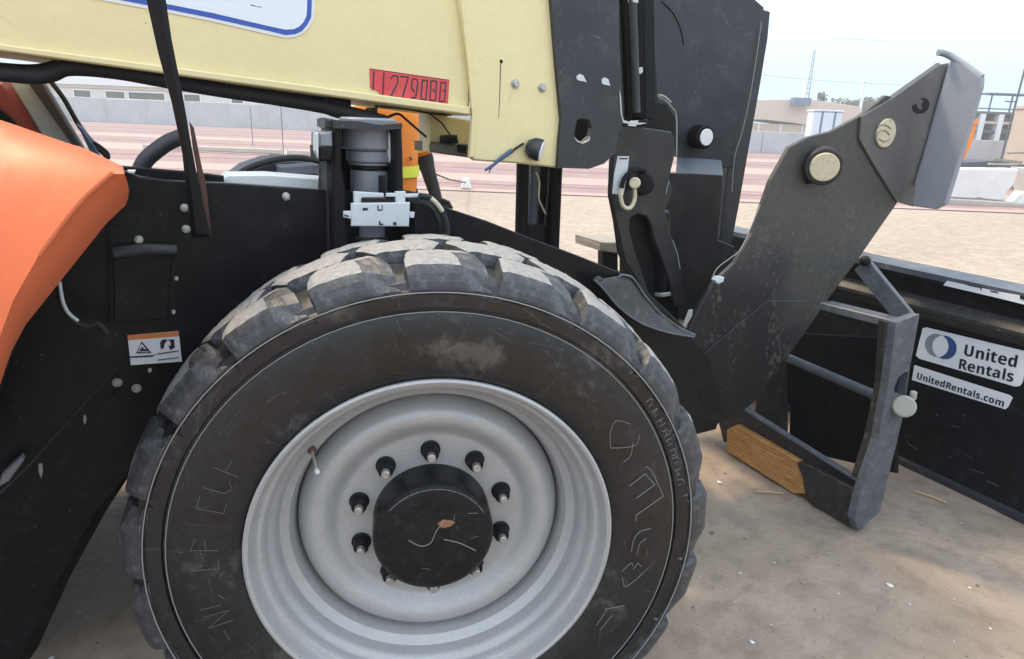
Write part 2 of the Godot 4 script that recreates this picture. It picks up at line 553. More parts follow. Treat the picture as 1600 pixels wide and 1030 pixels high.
	var gm := mat("ground_dirt", W, .9, 0, t_dirt, .42, b_dirt, .38)
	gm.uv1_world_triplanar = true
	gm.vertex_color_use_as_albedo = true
	var t_pave := surface_tex(1024, 80, srgb(.225, .15, .145), srgb(.26, .178, .172), srgb(.31, .225, .21), {"f1": .01, "lo": .5, "hi": .9, "wear": .7, "fine": .06})
	var pm := mat("road_pink", W, .9, 0, t_pave, .06)
	pm.uv1_world_triplanar = true
	mat("road_seam", srgb(.14, .09, .085), .9)
	mat("road_band", srgb(.36, .265, .235), .9)
	var t_conc := surface_tex(512, 84, srgb(.44, .45, .46), srgb(.52, .53, .54), srgb(.4, .4, .4), {"lo": .5, "hi": .9, "wear": .4, "fine": .04})
	var t_pale := surface_tex(512, 86, srgb(.84, .84, .84), srgb(.95, .95, .95), srgb(.75, .74, .72), {"lo": .5, "hi": .95, "wear": .4, "fine": .03})
	mat("olive_grey", srgb(.12, .11, .085), .6)
	mat("pillar_brown", srgb(.045, .035, .03), .6)
	mat("wall_concrete", W, .85, 0, t_conc, .12)
	mat("pale_concrete", srgb(.56, .5, .44), .85, 0, t_pale, .3)
	mat("white_wall", srgb(.68, .66, .64), .8, 0, t_pale, .1)
	mat("beige_wall", srgb(.52, .43, .34), .85, 0, t_pale, .1)
	mat("roof_beige", srgb(.55, .44, .37), .8)
	mat("window_dark", srgb(.06, .065, .045), .2)
	mat("window_blue", srgb(.18, .24, .33), .2)
	mat("frame_white", srgb(.72, .73, .72), .6)
	mat("barrier_white", srgb(.82, .81, .78), .6, 0, t_pale, .5)
	mat("container_white", srgb(.6, .67, .75), .5)
	mat("steel_blue", srgb(.1, .16, .25), .6)
	mat("leaf_green", srgb(.09, .11, .045), .8)
	mat("leaf_dark", srgb(.05, .06, .035), .8)
	mat("mast_grey", srgb(.25, .29, .32), .6)
	mat("pole_dark", srgb(.09, .1, .11), .6)
	mat("hivis_orange", srgb(.85, .26, .03), .8, 0, null, 1.0, b_soft, .5)
	mat("hivis_yellow", srgb(.75, .8, .06), .7)
	mat("reflective_grey", srgb(.4, .4, .37), .4)
	mat("skin", srgb(.36, .2, .13), .6)
	mat("sleeve_black", srgb(.02, .019, .022), .8, 0, null, 1.0, b_soft, .5)
	mat("trousers", srgb(.03, .035, .06), .85, 0, null, 1.0, b_soft, .5)
	mat("hat_white", srgb(.75, .74, .7), .35)
	mat("hair_dark", srgb(.012, .01, .009), .7)
	mat("boot_brown", srgb(.08, .05, .03), .6)
	var gl := mat("cab_glass", Color(.8, .86, .88, .12), .05)
	gl.transparency = BaseMaterial3D.TRANSPARENCY_ALPHA
	mat("stone_grey", srgb(.3, .27, .24), .9, 0, null, 8.0, b_fine, .4)
	mat("straw", srgb(.5, .36, .2), .8)


func wood_texture(size: int, sd: int, ca: Color, cb: Color) -> ImageTexture:
	var n := FastNoiseLite.new()
	n.seed = sd
	n.frequency = 0.012
	n.fractal_octaves = 4
	var im := Image.create(size, size, false, Image.FORMAT_RGB8)
	for y in size:
		for x in size:
			var v := n.get_noise_2d(x * 0.35, y * 7.0) * 0.9 + n.get_noise_2d(x * 3.0, y * 30.0) * 0.5
			var ring := 0.5 + 0.5 * sin((y * 0.22 + n.get_noise_2d(x * 0.3, y * 0.9) * 14.0))
			im.set_pixel(x, y, ca.lerp(cb, clampf(0.5 + v * 0.8 + (ring - 0.5) * 0.35, 0, 1)))
	return ImageTexture.create_from_image(im)


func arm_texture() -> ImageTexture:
	# paint of the coupler arm: grime and painted-in shade at the foot, dust and light above, chips and scrapes between
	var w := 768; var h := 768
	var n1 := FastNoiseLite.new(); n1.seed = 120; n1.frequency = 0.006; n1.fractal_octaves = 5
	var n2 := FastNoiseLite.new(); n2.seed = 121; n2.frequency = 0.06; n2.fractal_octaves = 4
	var dark := srgb(.0085, .0087, .01); var dust_light := srgb(.05, .048, .045); var pale := srgb(.13, .12, .1)
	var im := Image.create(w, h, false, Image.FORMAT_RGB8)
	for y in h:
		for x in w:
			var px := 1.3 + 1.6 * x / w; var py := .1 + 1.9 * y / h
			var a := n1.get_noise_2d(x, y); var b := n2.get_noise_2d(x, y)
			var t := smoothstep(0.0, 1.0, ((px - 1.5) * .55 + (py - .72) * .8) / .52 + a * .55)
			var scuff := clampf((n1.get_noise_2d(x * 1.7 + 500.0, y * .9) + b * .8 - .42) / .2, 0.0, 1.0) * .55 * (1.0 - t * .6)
			var c := dark.lerp(dust_light, t).lerp(pale, scuff)
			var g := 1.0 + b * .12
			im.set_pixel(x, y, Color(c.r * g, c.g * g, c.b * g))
	var r := RandomNumberGenerator.new(); r.seed = 122
	for k in 520:
		var x := r.randf() * w; var y := r.randf() * h * .7
		var ang := r.randf() * TAU
		var s := r.randf_range(.1, .5)
		for q in int(r.randf_range(2, 26)):
			x += cos(ang); y += sin(ang); ang += r.randf_range(-.08, .08)
			if x < 0 or y < 0 or x >= w or y >= h: break
			im.set_pixel(int(x), int(y), im.get_pixel(int(x), int(y)).lerp(Color(.5, .48, .44), s * r.randf()))
	return ImageTexture.create_from_image(im)


func tyre_texture() -> ImageTexture:
	# u runs round the wheel, v from the bead outwards: dusty upper arc, scuffs, dried mud and radial scrapes
	var w := 2048; var h := 384
	var n1 := FastNoiseLite.new(); n1.seed = 90; n1.frequency = 0.007; n1.fractal_octaves = 5
	var n2 := FastNoiseLite.new(); n2.seed = 91; n2.frequency = 0.05; n2.fractal_octaves = 4
	var data := PackedByteArray()
	data.resize(w * h * 3)
	for y in h:
		for x in w:
			var ang := TAU * x / w
			var px := cos(ang) * 260.0; var py := sin(ang) * 260.0
			var a := n1.get_noise_3d(px * (0.6 + y / 500.0), py * (0.6 + y / 500.0), y * 0.8)
			var b := n2.get_noise_3d(px * 1.3, py * 1.3, y * 1.6)
			var uu := float(x) / w; var vv := float(y) / h
			var smear := 0.75 * exp(-pow((uu - .265) / .06, 2.0) - pow((vv - .885) / .035, 2.0)) + 0.3 * exp(-pow((uu - .39) / .03, 2.0) - pow((vv - .86) / .05, 2.0)) + 0.16 * exp(-pow((uu + .01) / .06, 2.0) - pow((vv - .9) / .05, 2.0))
			if vv > .33 and vv < .745: smear += .04
			var dust_light := clampf((a + b * 0.45 - 0.26 + smear) / 0.5, 0.0, 1.0)
			var g := 0.102 + a * 0.035 + b * 0.05
			var r0 := lerpf(g * 0.93, 0.42, dust_light * 0.55)
			var g0 := lerpf(g, 0.405, dust_light * 0.55)
			var b0 := lerpf(g * 1.14, 0.37, dust_light * 0.55)
			var i := (y * w + x) * 3
			data[i] = clampi(int(r0 * 255), 0, 255); data[i + 1] = clampi(int(g0 * 255), 0, 255); data[i + 2] = clampi(int(b0 * 255), 0, 255)
	var im := Image.create_from_data(w, h, false, Image.FORMAT_RGB8, data)
	var r := RandomNumberGenerator.new(); r.seed = 93
	for k in 900:
		var x := r.randf() * w; var y := r.randf() * h
		var ang2 := r.randf_range(-0.35, 0.35) + (PI / 2 if r.randf() < 0.45 else 0.0)
		var s := r.randf_range(0.1, 0.6)
		for q in int(r.randf_range(5, 55)):
			x += cos(ang2); y += sin(ang2); ang2 += r.randf_range(-0.06, 0.06)
			if y < 0 or y >= h: break
			var xi := posmod(int(x), w)
			im.set_pixel(xi, int(y), im.get_pixel(xi, int(y)).lerp(Color(.6, .59, .55), s * r.randf()))
	for k in 2600:
		var xi2 := r.randi() % w; var yi2 := r.randi() % h
		im.set_pixel(xi2, yi2, im.get_pixel(xi2, yi2).lerp(Color(.7, .68, .62), r.randf_range(.1, .7)))
	return ImageTexture.create_from_image(im)


# ------------------------------------------------------------------ the setting

func hump(n: FastNoiseLite, n2: FastNoiseLite, x: float, z: float) -> float:
	var near := clampf(1.0 - (Vector2(x - 0.8, z).length() - 4.0) / 6.0, 0.0, 1.0)
	return (n.get_noise_2d(x * 30.0, z * 30.0) * 0.012 + n2.get_noise_2d(x * 160.0, z * 160.0) * 0.004) * near - 0.008


func build_ground() -> void:
	var n := FastNoiseLite.new(); n.seed = 3; n.frequency = 0.03; n.fractal_octaves = 4
	var n2 := FastNoiseLite.new(); n2.seed = 4; n2.frequency = 0.05; n2.fractal_octaves = 3
	var n3 := FastNoiseLite.new(); n3.seed = 5; n3.frequency = 0.02; n3.fractal_octaves = 5
	var xs := []; var zs := []
	for v in [-600.0, -300.0, -150.0, -80.0, -45.0, -28.0, -18.0, -12.0, -8.0, -6.0]: xs.append(v); zs.append(v)
	var k := -4.5
	while k < 4.6:
		xs.append(k); zs.append(k)
		k += 0.035
	for v in [6.0, 8.0, 12.0, 18.0, 28.0, 45.0, 80.0, 150.0, 300.0, 600.0]: xs.append(v); zs.append(v)
	var st := mb()
	var w := xs.size()
	for z in zs:
		for x in xs:
			var y := hump(n, n2, x, z)
			var e := 0.05
			var nx := hump(n, n2, x + e, z) - hump(n, n2, x - e, z)
			var nz := hump(n, n2, x, z + e) - hump(n, n2, x, z - e)
			var t := 1.0 + n3.get_noise_2d(x * 22.0, z * 22.0) * 0.3
			var warm := n3.get_noise_2d(x * 9.0 + 300.0, z * 9.0) * 0.06
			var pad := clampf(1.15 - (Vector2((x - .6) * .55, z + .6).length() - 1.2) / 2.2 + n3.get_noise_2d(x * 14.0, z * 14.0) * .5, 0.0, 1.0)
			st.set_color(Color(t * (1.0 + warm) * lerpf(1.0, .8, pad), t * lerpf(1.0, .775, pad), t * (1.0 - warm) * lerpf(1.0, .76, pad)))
			st.set_normal(Vector3(-nx, 2 * e, -nz).normalized())
			st.add_vertex(Vector3(x, y, z))
	for j in w - 1:
		for i in w - 1:
			var a := j * w + i
			for q in [a, a + 1, a + w, a + 1, a + w + 1, a + w]: st.add_index(q)
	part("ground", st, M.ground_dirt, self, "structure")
	# the paved road beyond, with its paler and darker bands
	var b := Basis(Vector3.UP, TURN)
	var road := mb()
	box(road, Vector3(-260, -0.3, -74.5), Vector3(260, 0.012, -15.3), 0.0)
	var ro := part("road", road, M.road_pink, self, "structure")
	ro.transform = Transform3D(b, Vector3(-0.426, 0, 1.149))
	for q in [[-15.9, -15.3, "road_band"], [-20.6, -18.2, "road_band"], [-31.0, -26.2, "road_band"], [-43.0, -38.5, "road_band"], [-23.3, -23.15, "road_seam"], [-34.2, -34.0, "road_seam"], [-47.6, -47.3, "road_seam"], [-56.0, -55.5, "road_seam"], [-17.2, -17.1, "road_seam"]]:
		var bs := mb()
		box(bs, Vector3(-200, 0.0, q[0]), Vector3(200, 0.017, q[1]), 0.0)
		var bo := part("road_strip", bs, M[q[2]], self, "structure")
		bo.transform = Transform3D(b, Vector3(-0.426, 0, 1.149))


func blk(o: Node3D, called: String, m: String, x0: float, x1: float, y0: float, y1: float, z0: float, z1: float, bev := 0.02) -> MeshInstance3D:
	return part(called, box(mb(), Vector3(x0, y0, z0), Vector3(x1, y1, z1), bev), M[m], o)


func build_background() -> void:
	# long panel wall
	var o := street("boundary_wall", "long pale grey concrete panel wall across the far side of the yard", "wall", -20, 75)
	var x := -70.0
	var i := 0
	while x < 22.0:
		blk(o, "panel", "wall_concrete", x + 0.03, x + 4.27, 0, 2.42 + 0.03 * ((i * 7) % 3), -0.3, 0, 0.03)
		blk(o, "post", "wall_concrete", x - 0.12, x + 0.12, 0, 2.5, -0.36, 0.06, 0.02)
		x += 4.3; i += 1
	# low office building behind the wall
	o = street("office_building", "low white building with a strip of dark windows above the left wall", "building", -50, 96)
	blk(o, "wall", "white_wall", -78, -36.5, 0, 3.95, -12, 0)
	blk(o, "fascia", "frame_white", -64, -44, 4.35, 5.3, -12.3, 0.4)
	blk(o, "roof", "roof_beige", -79, -36, 3.95, 4.35, -12.2, 0.2)
	for q in [[-60.5, -58.2], [-56.2, -53.6], [-53.1, -48.2], [-45.6, -43.4], [-39.2, -37.6]]:
		var wd := part("window", box(mb(), Vector3(q[0], 2.75, -0.1), Vector3(q[1], 3.65, 0.03), 0.01), M.window_dark, o)
		var fr := mb()
		box(fr, Vector3(q[0] - 0.12, 3.62, 0.0), Vector3(q[1] + 0.12, 3.78, 0.12), 0.01)
		box(fr, Vector3(q[0] - 0.12, 2.62, 0.0), Vector3(q[1] + 0.12, 2.78, 0.14), 0.01)
		box(fr, Vector3(q[0] - 0.12, 2.7, 0.0), Vector3(q[0] + 0.04, 3.7, 0.1), 0.01)
		box(fr, Vector3(q[1] - 0.04, 2.7, 0.0), Vector3(q[1] + 0.12, 3.7, 0.1), 0.01)
		part("frame", fr, M.frame_white, wd).position = Vector3.ZERO
	# precast kerb beams lying on the road
	for q in [[-14.1, -8.9, "pale kerb beam on the pink road, left of two, by the steering column"], [-8.7, -3.2, "pale kerb beam on the pink road below the thin poles"]]:
		o = street("kerb_beam", q[2], "kerb", (q[0] + q[1]) / 2, 26, "kerb beams lying on the road")
		blk(o, "beam", "pale_concrete", q[0], q[1], 0.05, 0.24, -0.18, 0, 0.03)
		for e in [q[0] + 0.3, q[1] - 0.45]:
			blk(o, "foot", "pole_dark", e, e + 0.15, 0.0, 0.05, -0.2, 0.02, 0.01)
	# thin marker poles
	for q in [[-8.95, 26.4, 1.95, "taller slender dark pole before the grey wall, nearer the lift post"], [-13.0, 34.0, 1.8, "slender dark pole in front of the grey wall, shorter and farther left"]]:
		o = street("marker_pole", q[3], "pole", q[0], q[1], "thin poles before the wall")
		part("pole", cyl(mb(), Vector3(q[0], 0, 0), Vector3(q[0], q[2], 0), 0.016, 8), M.pole_dark, o)
		part("base", box(mb(), Vector3(q[0] - 0.1, 0, -0.1), Vector3(q[0] + 0.1, 0.03, 0.1), 0.005), M.pole_dark, o)
	# shed with the sloping roof, to the right
	o = street("shed", "wide shed with a pale sloping roof behind the lifting arm", "building", 44, 110)
	blk(o, "wall", "beige_wall", 29, 58, 0, 3.1, -14, -0.5)
	var roof := V([31.049, 6.22, 43.943, 6.897, 47.737, 6.575, 52.258, 6.093, 52.842, 2.999, 44.579, 3.062, 42.345, 3.356, 37.831, 3.657, 31.4, 3.506])
	part("roof", ext(mb(), roof, "z", -12, 0, .05), M.roof_beige, o)
	blk(o, "ridge_box", "steel_blue", 41.3, 43.9, 5.9, 7.0, 0.1, 1.6)
	blk(o, "door", "white_wall", 31, 36, 0, 2.7, -0.5, -0.35)
	for k in 5:
		blk(o, "column", "white_wall", 37.0 + k * 3.4, 37.3 + k * 3.4, 0, 3.05, -0.5, -0.2)
	o = street("low_wall", "plain grey low wall in front of the pale roofed shed", "wall", 24, 58)
	var lw := 12.0
	while lw < 44.0:
		blk(o, "panel", "wall_concrete", lw + .02, lw + 3.98, 0, 1.72, -.25, 0, .02)
		lw += 4.0
	# white upright container with dark straps
	o = street("storage_tank", "pale blue white upright tank panel with two dark straps beside the lifting arm", "tank", 18.2, 42)
	blk(o, "body", "container_white", 17.3, 19.0, 0, 2.9, -1.0, 0, .08)
	for q in [17.75, 18.5]: blk(o, "strap", "steel_blue", q, q + .1, 0, 2.9, 0, .03, .005)
	blk(o, "lid", "container_white", 17.25, 19.05, 2.9, 3.0, -1.05, .05, .02)
	# distant trees
	o = street("round_tree", "small dark round tree rising over the shed roof", "tree", 48.6, 116)
	foliage(o, Vector3(48.6, 7.2, 0), Vector3(.75, 1.1, .75), 260, .22, M.leaf_dark)
	part("trunk", cyl(mb(), Vector3(48.6, 0, 0), Vector3(48.6, 6.6, 0), .16, 8, .01, .07), M.leaf_dark, o)
	o = street("broad_tree", "wide hazy green tree crown behind the lifting arm", "tree", 62, 130)
	foliage(o, Vector3(62, 6.6, 0), Vector3(6.5, 1.7, 3), 2200, .3, M.leaf_green)
	part("trunk", cyl(mb(), Vector3(62, 0, 0), Vector3(62, 6, 0), .4, 8, .02, .2), M.leaf_dark, o)
	# lattice mast and posts
	o = street("radio_mast", "thin pale lattice mast standing in the white sky", "mast", 59.8, 150)
	for s in [[-.5, 0], [.5, 0], [0, .8]]:
		part("leg", cyl(mb(), Vector3(59.8 + s[0], 0, s[1]), Vector3(59.8 + s[0] * .3, 18.6, s[1] * .3), .09, 6, .0, .07), M.mast_grey, o)
	for k in 16:
		var f := 1.0 - 0.7 * k / 16.0
		part("rung", box(mb(), Vector3(59.8 - .5 * f, 1.0 + k * 1.1, -.04), Vector3(59.8 + .5 * f, 1.0 + k * 1.1 + .2, .04), .005), M.mast_grey, o)
	for q in [[47.2, 120.0, 10.2, "white slim post left of the mast over the shed roof"], [57.0, 120.0, 10.5, "white slim post over the hazy green tree"]]:
		o = street("light_post", q[3], "post", q[0], q[1], "white posts beyond the shed")
		part("pole", cyl(mb(), Vector3(q[0], 0, 0), Vector3(q[0], q[2], 0), .28, 8, .02, .22), M.frame_white, o)
		part("cap", cyl(mb(), Vector3(q[0], q[2], 0), Vector3(q[0], q[2] + .2, 0), .32, 8, .02), M.frame_white, o)
	for q in [[V([26.552, 8.796, 30.579, 8.5, 39.427, 8.084, 48.617, 8.056]), "overhead cable sagging low across the pale sky"], [V([37.741, 13.112, 40.106, 13.055, 44.995, 12.946]), "short overhead cable high in the white sky"]]:
		o = street("overhead_cable", q[1], "cable", 35, 90, "overhead cables")
		var pts := []
		for v in q[0]: pts.append(Vector3(v.x, v.y, 0))
		part("wire", tube(mb(), spline(pts, 5), .028, 5), M.mast_grey, o)
	# right edge: white barrier, orange machine cover, works building, rubble
	o = street("road_barrier", "long white road barrier with a curved end at the right edge", "barrier", 12, 17)
	var bp := V([9.812, 0.843, 12.168, 0.904, 12.179, 0.737, 12.144, 0.506, 12.02, 0.315, 12.05, 0.13, 9.956, 0.172])
	part("body", ext(mb(), bp, "z", -.45, 0, .03), M.barrier_white, o)
	part("foot", ext(mb(), V([9.959, 0.156, 12.101, 0.116, 13.147, 0.048, 13.197, -0.138, 10.009, -0.076]), "z", -.55, .12, .03), M.pale_concrete, o)
	part("end_block", ext(mb(), V([12.283, 0.939, 13.533, 0.928, 13.808, -0.051, 12.498, -0.072, 12.379, 0.081, 12.526, 0.366]), "z", -.5, .0, .03), M.barrier_white, o)
	part("notch", ext(mb(), V([11.116, 0.14, 11.371, 0.197, 11.804, 0.105, 11.815, 0.058]), "z", .0, .015, .002), M.grey_wood, o)
	o = street("orange_skip", "orange sloping steel skip half hidden by the lifting arm's flange", "skip", 17, 26)
	part("body", ext(mb(), V([15.382, 2.033, 16.582, 2.213, 16.705, 1.994, 16.667, 1.358, 16.513, 0.801, 15.685, 0.676]), "z", -1.4, 0, .03), M.hivis_orange, o)
	part("rim", ext(mb(), V([15.306, 2.164, 16.659, 2.283, 16.701, 2.106, 15.351, 1.964]), "z", -1.45, .05, .01), M.hivis_orange, o)
	part("ledge", ext(mb(), V([15.562, 0.695, 17.421, 0.883, 18.75, 0.796, 18.786, 0.658, 15.598, 0.534]), "z", -2.0, .4, .02), M.pole_dark, o)
	o = street("works_building", "open steel works building with stacked floors at the right edge", "building", 42, 62)
	for q in [165, 178, 190, 203, 216, 230]:
		var y0: float = 3.9 - (q - 165) * .062
		blk(o, "floor_slab", "pole_dark" if q != 178 else "pale_concrete", 36, 49, y0, y0 + .22, -5, 0)
	for q in [38.2, 39.9, 41.5, 43.8]:
		blk(o, "column", "frame_white", q, q + .45, 0, 3.9, -.6, .15)
	for ky in 4:
		for kx in 4:
			blk(o, "window", "window_blue", 38.75 + kx * 1.75, 39.8 + kx * 1.75 - .1, 3.25 - ky * .78, 3.75 - ky * .78, -1.2, -1.1)
	blk(o, "wall", "beige_wall", 36, 49, 0, 3.9, -5.2, -1.3)
	for q in [41.2, 43.0]:
		part("roof_post", cyl(mb(), Vector3(q, 3.9, -1), Vector3(q, 5.6, -1), .07, 8), M.steel_blue, o)
	part("canopy", box(mb(), Vector3(40.6, 5.55, -1.8), Vector3(44.3, 5.7, -.4), .02), M.steel_blue, o)
	part("crane_beam", box(mb(), Vector3(36.5, 4.35, -1.0), Vector3(44, 4.45, -.9), .01), M.steel_blue, o)
	o = street("corner_house", "cream rendered building cut by the right edge of the picture", "building", 38, 50)
	blk(o, "wall", "beige_wall", 36.6, 46, 0, 4.0, -3, 0)
	blk(o, "parapet", "pale_concrete", 36.5, 46.1, 4.0, 4.2, -3.1, .1)
	blk(o, "window", "window_dark", 37.0, 37.8, 1.2, 1.9, 0, .02)
	o = street("leaning_pole", "dark leaning pole in front of the cream building", "pole", 26.2, 38)
	part("pole", cyl(mb(), Vector3(26.1, 0, 0), Vector3(26.25, 6.6, 0), .05, 8), M.pole_dark, o)
	part("bracket", box(mb(), Vector3(25.6, 3.6, -.05), Vector3(26.2, 3.66, .05), .005), M.pole_dark, o)
	# pile of planks and broken slabs
	var rs := RandomNumberGenerator.new(); rs.seed = 12
	o = street("timber_pile", "untidy pile of grey boards behind the white barrier", "timber pile", 17.5, 24)
	for k in 26:
		var xx := rs.randf_range(16.6, 20.5)
		var yy := .12 + .16 * (k / 4) * rs.randf_range(.8, 1.1)
		var ln := rs.randf_range(.7, 1.6)
		var dy := rs.randf_range(-.12, .14)
		part("board", bar(mb(), Vector3(xx - ln / 2, yy, rs.randf_range(-.5, .5)), Vector3(xx + ln / 2, yy + dy, rs.randf_range(-.5, .5)), .16, .06), M.grey_wood if k % 3 else M.pale_concrete, o)


func foliage(o: Node3D, c: Vector3, r: Vector3, count: int, size: float, m: Material) -> void:
	var st := mb()
	var rs := RandomNumberGenerator.new(); rs.seed = int(c.x * 10.0)
	for k in count:
		var d := Vector3(rs.randfn(), rs.randfn(), rs.randfn()).normalized() * pow(rs.randf(), .4)
		var p := c + d * r * (1.0 + .25 * sin(d.x * 7.0 + d.z * 5.0))
		var a := Vector3(rs.randfn(), rs.randfn(), rs.randfn()).normalized() * size
		var b := a.cross(Vector3(rs.randfn(), rs.randfn(), rs.randfn())).normalized() * size * .6
		var n := a.cross(b).normalized()
		tri(st, p - a, p + b, p + a, n)
		tri(st, p - a, p - b, p + a, n)
	part("crown", st, m, o)


# ------------------------------------------------------------------ telehandler

func build_telehandler() -> void:
	var t := thing("telehandler", "orange and cream telescopic handler with black frame and large treaded front wheel", "telehandler")
	frame_parts(t)
	hood_parts(t)
	cab_parts(t)
	lift_post(t)
	boom_parts(t)
	head_parts(t)
	coupler_parts(t)
	wheel(t)


func bolt(called: String, st_m: String, parent: Node3D, p: Vector3, r := .012, n := Vector3(0, 0, 1)) -> void:
	var st := mb()
	cyl(st, p - n * .004, p + n * .004, r * 1.35, 14, .001)
	cyl(st, p, p + n * .013, r, 6, .002)
	part(called, st, M[st_m], parent)


func frame_parts(t: Node3D) -> void:
	var pl := V([-0.96, 1.357, -0.506, 1.345, -0.484, 1.335, -0.437, 1.327, -0.381, 1.323, -0.317, 1.321, -0.094, 1.303, 0.111, 1.294, 0.196, 1.262, 0.324, 1.221, 0.462, 1.169, 0.612, 1.115, 0.813, 1.038, 0.937, 0.93, 1.068, 0.741, 1.178, 0.537, 1.167, 0.46, 1.059, 0.41, 0.432, 0.487, 0.033, 0.567, -0.249, 0.659, -0.432, 0.761, -0.57, 0.658, -0.651, 0.572, -0.74, 0.423, -0.831, 0.256, -0.997, -0.033, -1.214, 0.019])
	pl.append(Vector2(-3.0, .3))
	pl.append(Vector2(-3.0, 1.36))
	part("frame_plate", ext(mb(), pl, "z", -.53, -.5, .003), M.black_paint, t)
	# inner plate whose upper edge shows behind, and a pale cover strip on top of it
	part("inner_plate", ext(mb(), V([-0.564, 1.353, -0.376, 1.337, -0.309, 1.328, -0.326, 1.108, -0.592, 1.123]), "z", -.62, -.6, .003), M.black_plain, t)
	part("cover_strip", ext(mb(), V([-0.326, 1.307, -0.3, 1.33, -0.206, 1.331, -0.053, 1.319, -0.054, 1.284, -0.316, 1.304]), "z", -.72, -.62, .004), M.white_paint, t)
	# hydraulic block seen over the plate
	var hb := V([-0.271, 1.31, -0.239, 1.334, -0.182, 1.354, -0.124, 1.36, -0.027, 1.353, -0.029, 1.3])
	part("valve_block", ext(mb(), hb, "z", -1.0, -.8, .012), M.grey_paint, t)
	part("valve_cap", ext(mb(), V([-0.165, 1.342, -0.052, 1.35, -0.053, 1.313, -0.161, 1.312]), "z", -.86, -.78, .008), M.slate_paint, t)
	part("valve_hose", tube(mb(), spline([Vector3(-0.263, 1.319, -0.77), Vector3(-0.226, 1.339, -0.77), Vector3(-0.169, 1.356, -0.77), Vector3(-0.104, 1.362, -0.77), Vector3(-0.028, 1.349, -0.77)], 5), .008, 8), M.black_rubber, t)
	part("frame_rib", ext(mb(), V([-0.551, 1.245, -0.544, 1.245, -0.57, 1.024, -0.577, 1.025]), "z", -.5, -.494, .003), M.black_paint, t)
	# access panel with a steel pull tube
	part("access_panel", ext(mb(), V([-0.549, 1.16, -0.538, 1.176, -0.518, 1.179, -0.443, 1.177, -0.436, 1.165, -0.458, 1.021, -0.563, 1.023]), "z", -.5, -.4955, .002), M.black_paint, t)
	part("pull_tube", tube(mb(), [Vector3(-0.545, 1.176, -0.49), Vector3(-0.488, 1.182, -0.49), Vector3(-0.425, 1.177, -0.49)], .014, 14), M.grey_paint, t)
	part("side_skirt", grid(mb(), [[Vector3(-1.021, 0.5, -0.498), Vector3(-0.819, 0.664, -0.498), Vector3(-0.767, 0.711, -0.498), Vector3(-0.691, 0.794, -0.498), Vector3(-0.615, 0.875, -0.498), Vector3(-0.562, 0.923, -0.498)], [Vector3(-1.052, 0.333, -0.505), Vector3(-0.836, 0.482, -0.505), Vector3(-0.769, 0.514, -0.505), Vector3(-0.699, 0.58, -0.505), Vector3(-0.63, 0.648, -0.505), Vector3(-0.573, 0.735, -0.505)], [Vector3(-1.122, -0.015, -0.54), Vector3(-0.945, 0.039, -0.54), Vector3(-0.817, 0.218, -0.54), Vector3(-0.729, 0.392, -0.54), Vector3(-0.638, 0.545, -0.54), Vector3(-0.57, 0.642, -0.54)]], -1.0), M.black_paint, t)
	part("skirt_edge", tube(mb(), [Vector3(-1.021, 0.498, -0.498), Vector3(-0.82, 0.661, -0.498), Vector3(-0.767, 0.708, -0.498), Vector3(-0.691, 0.791, -0.498), Vector3(-0.615, 0.872, -0.498), Vector3(-0.565, 0.92, -0.498)], .0022, 6), M.grey_paint, t)
	part("skirt_tag", ext(mb(), V([-0.816, 0.69, -0.802, 0.721, -0.764, 0.755, -0.76, 0.745, -0.792, 0.703]), "z", -.485, -.46, .003), M.slate_paint, t)
	part("cable_loop", tube(mb(), spline([Vector3(-0.638, 1.152, -0.44), Vector3(-0.645, 1.126, -0.44), Vector3(-0.645, 1.093, -0.44), Vector3(-0.639, 1.065, -0.44), Vector3(-0.622, 1.042, -0.44), Vector3(-0.603, 1.034, -0.44), Vector3(-0.588, 1.039, -0.44), Vector3(-0.573, 1.015, -0.44)], 5), .006, 8), M.black_rubber, t)
	part("cable_sleeve", tube(mb(), spline([Vector3(-0.642, 1.133, -0.435), Vector3(-0.642, 1.096, -0.435), Vector3(-0.636, 1.069, -0.435), Vector3(-0.621, 1.049, -0.435)], 5), .0035, 8), M.pale_grey, t)
	for q in [[Vector3(-0.401, 1.268, -0.497), Vector3(-0.402, 1.222, -0.497), Vector3(-0.496, 1.202, -0.497), Vector3(-0.187, 1.291, -0.497)], [Vector3(-0.445, 1.037, -0.497), Vector3(-0.432, 1.113, -0.497), Vector3(-0.506, 0.905, -0.497)]]:
		for p in q: bolt("bolt", "bolt_zinc", t, p, .0066 if q.size() == 4 else .0032)
	for q in [Vector3(-0.537, 0.864, -0.5), Vector3(-0.573, 0.883, -0.5)]: bolt("bolt", "dirty_grey", t, q, .0075)
	# bare streaks of primer where stones chipped the paint
	for q in [V([-0.646, 0.815, -0.642, 0.816, -0.641, 0.805, -0.646, 0.792, -0.648, 0.802]), V([-0.743, 0.715, -0.736, 0.715, -0.737, 0.698, -0.743, 0.678, -0.745, 0.695]), V([-0.195, 1.295, -0.179, 1.296, -0.178, 1.283, -0.191, 1.28])]:
		part("chip", ext(mb(), q, "z", -.502, -.4975, .0005), M.dirty_grey, t)
	# warning label
	var lab := part("warning_label", ext(mb(), V([-0.541, 0.991, -0.439, 0.99, -0.439, 0.917, -0.542, 0.921]), "z", -.5, -.4965, .0004), M.sticker_white, t)
	part("label_band", ext(mb(), V([-0.541, 0.992, -0.439, 0.99, -0.439, 0.979, -0.541, 0.98]), "z", -.4966, -.4955, .0002), M.sticker_orange, lab).position = Vector3.ZERO
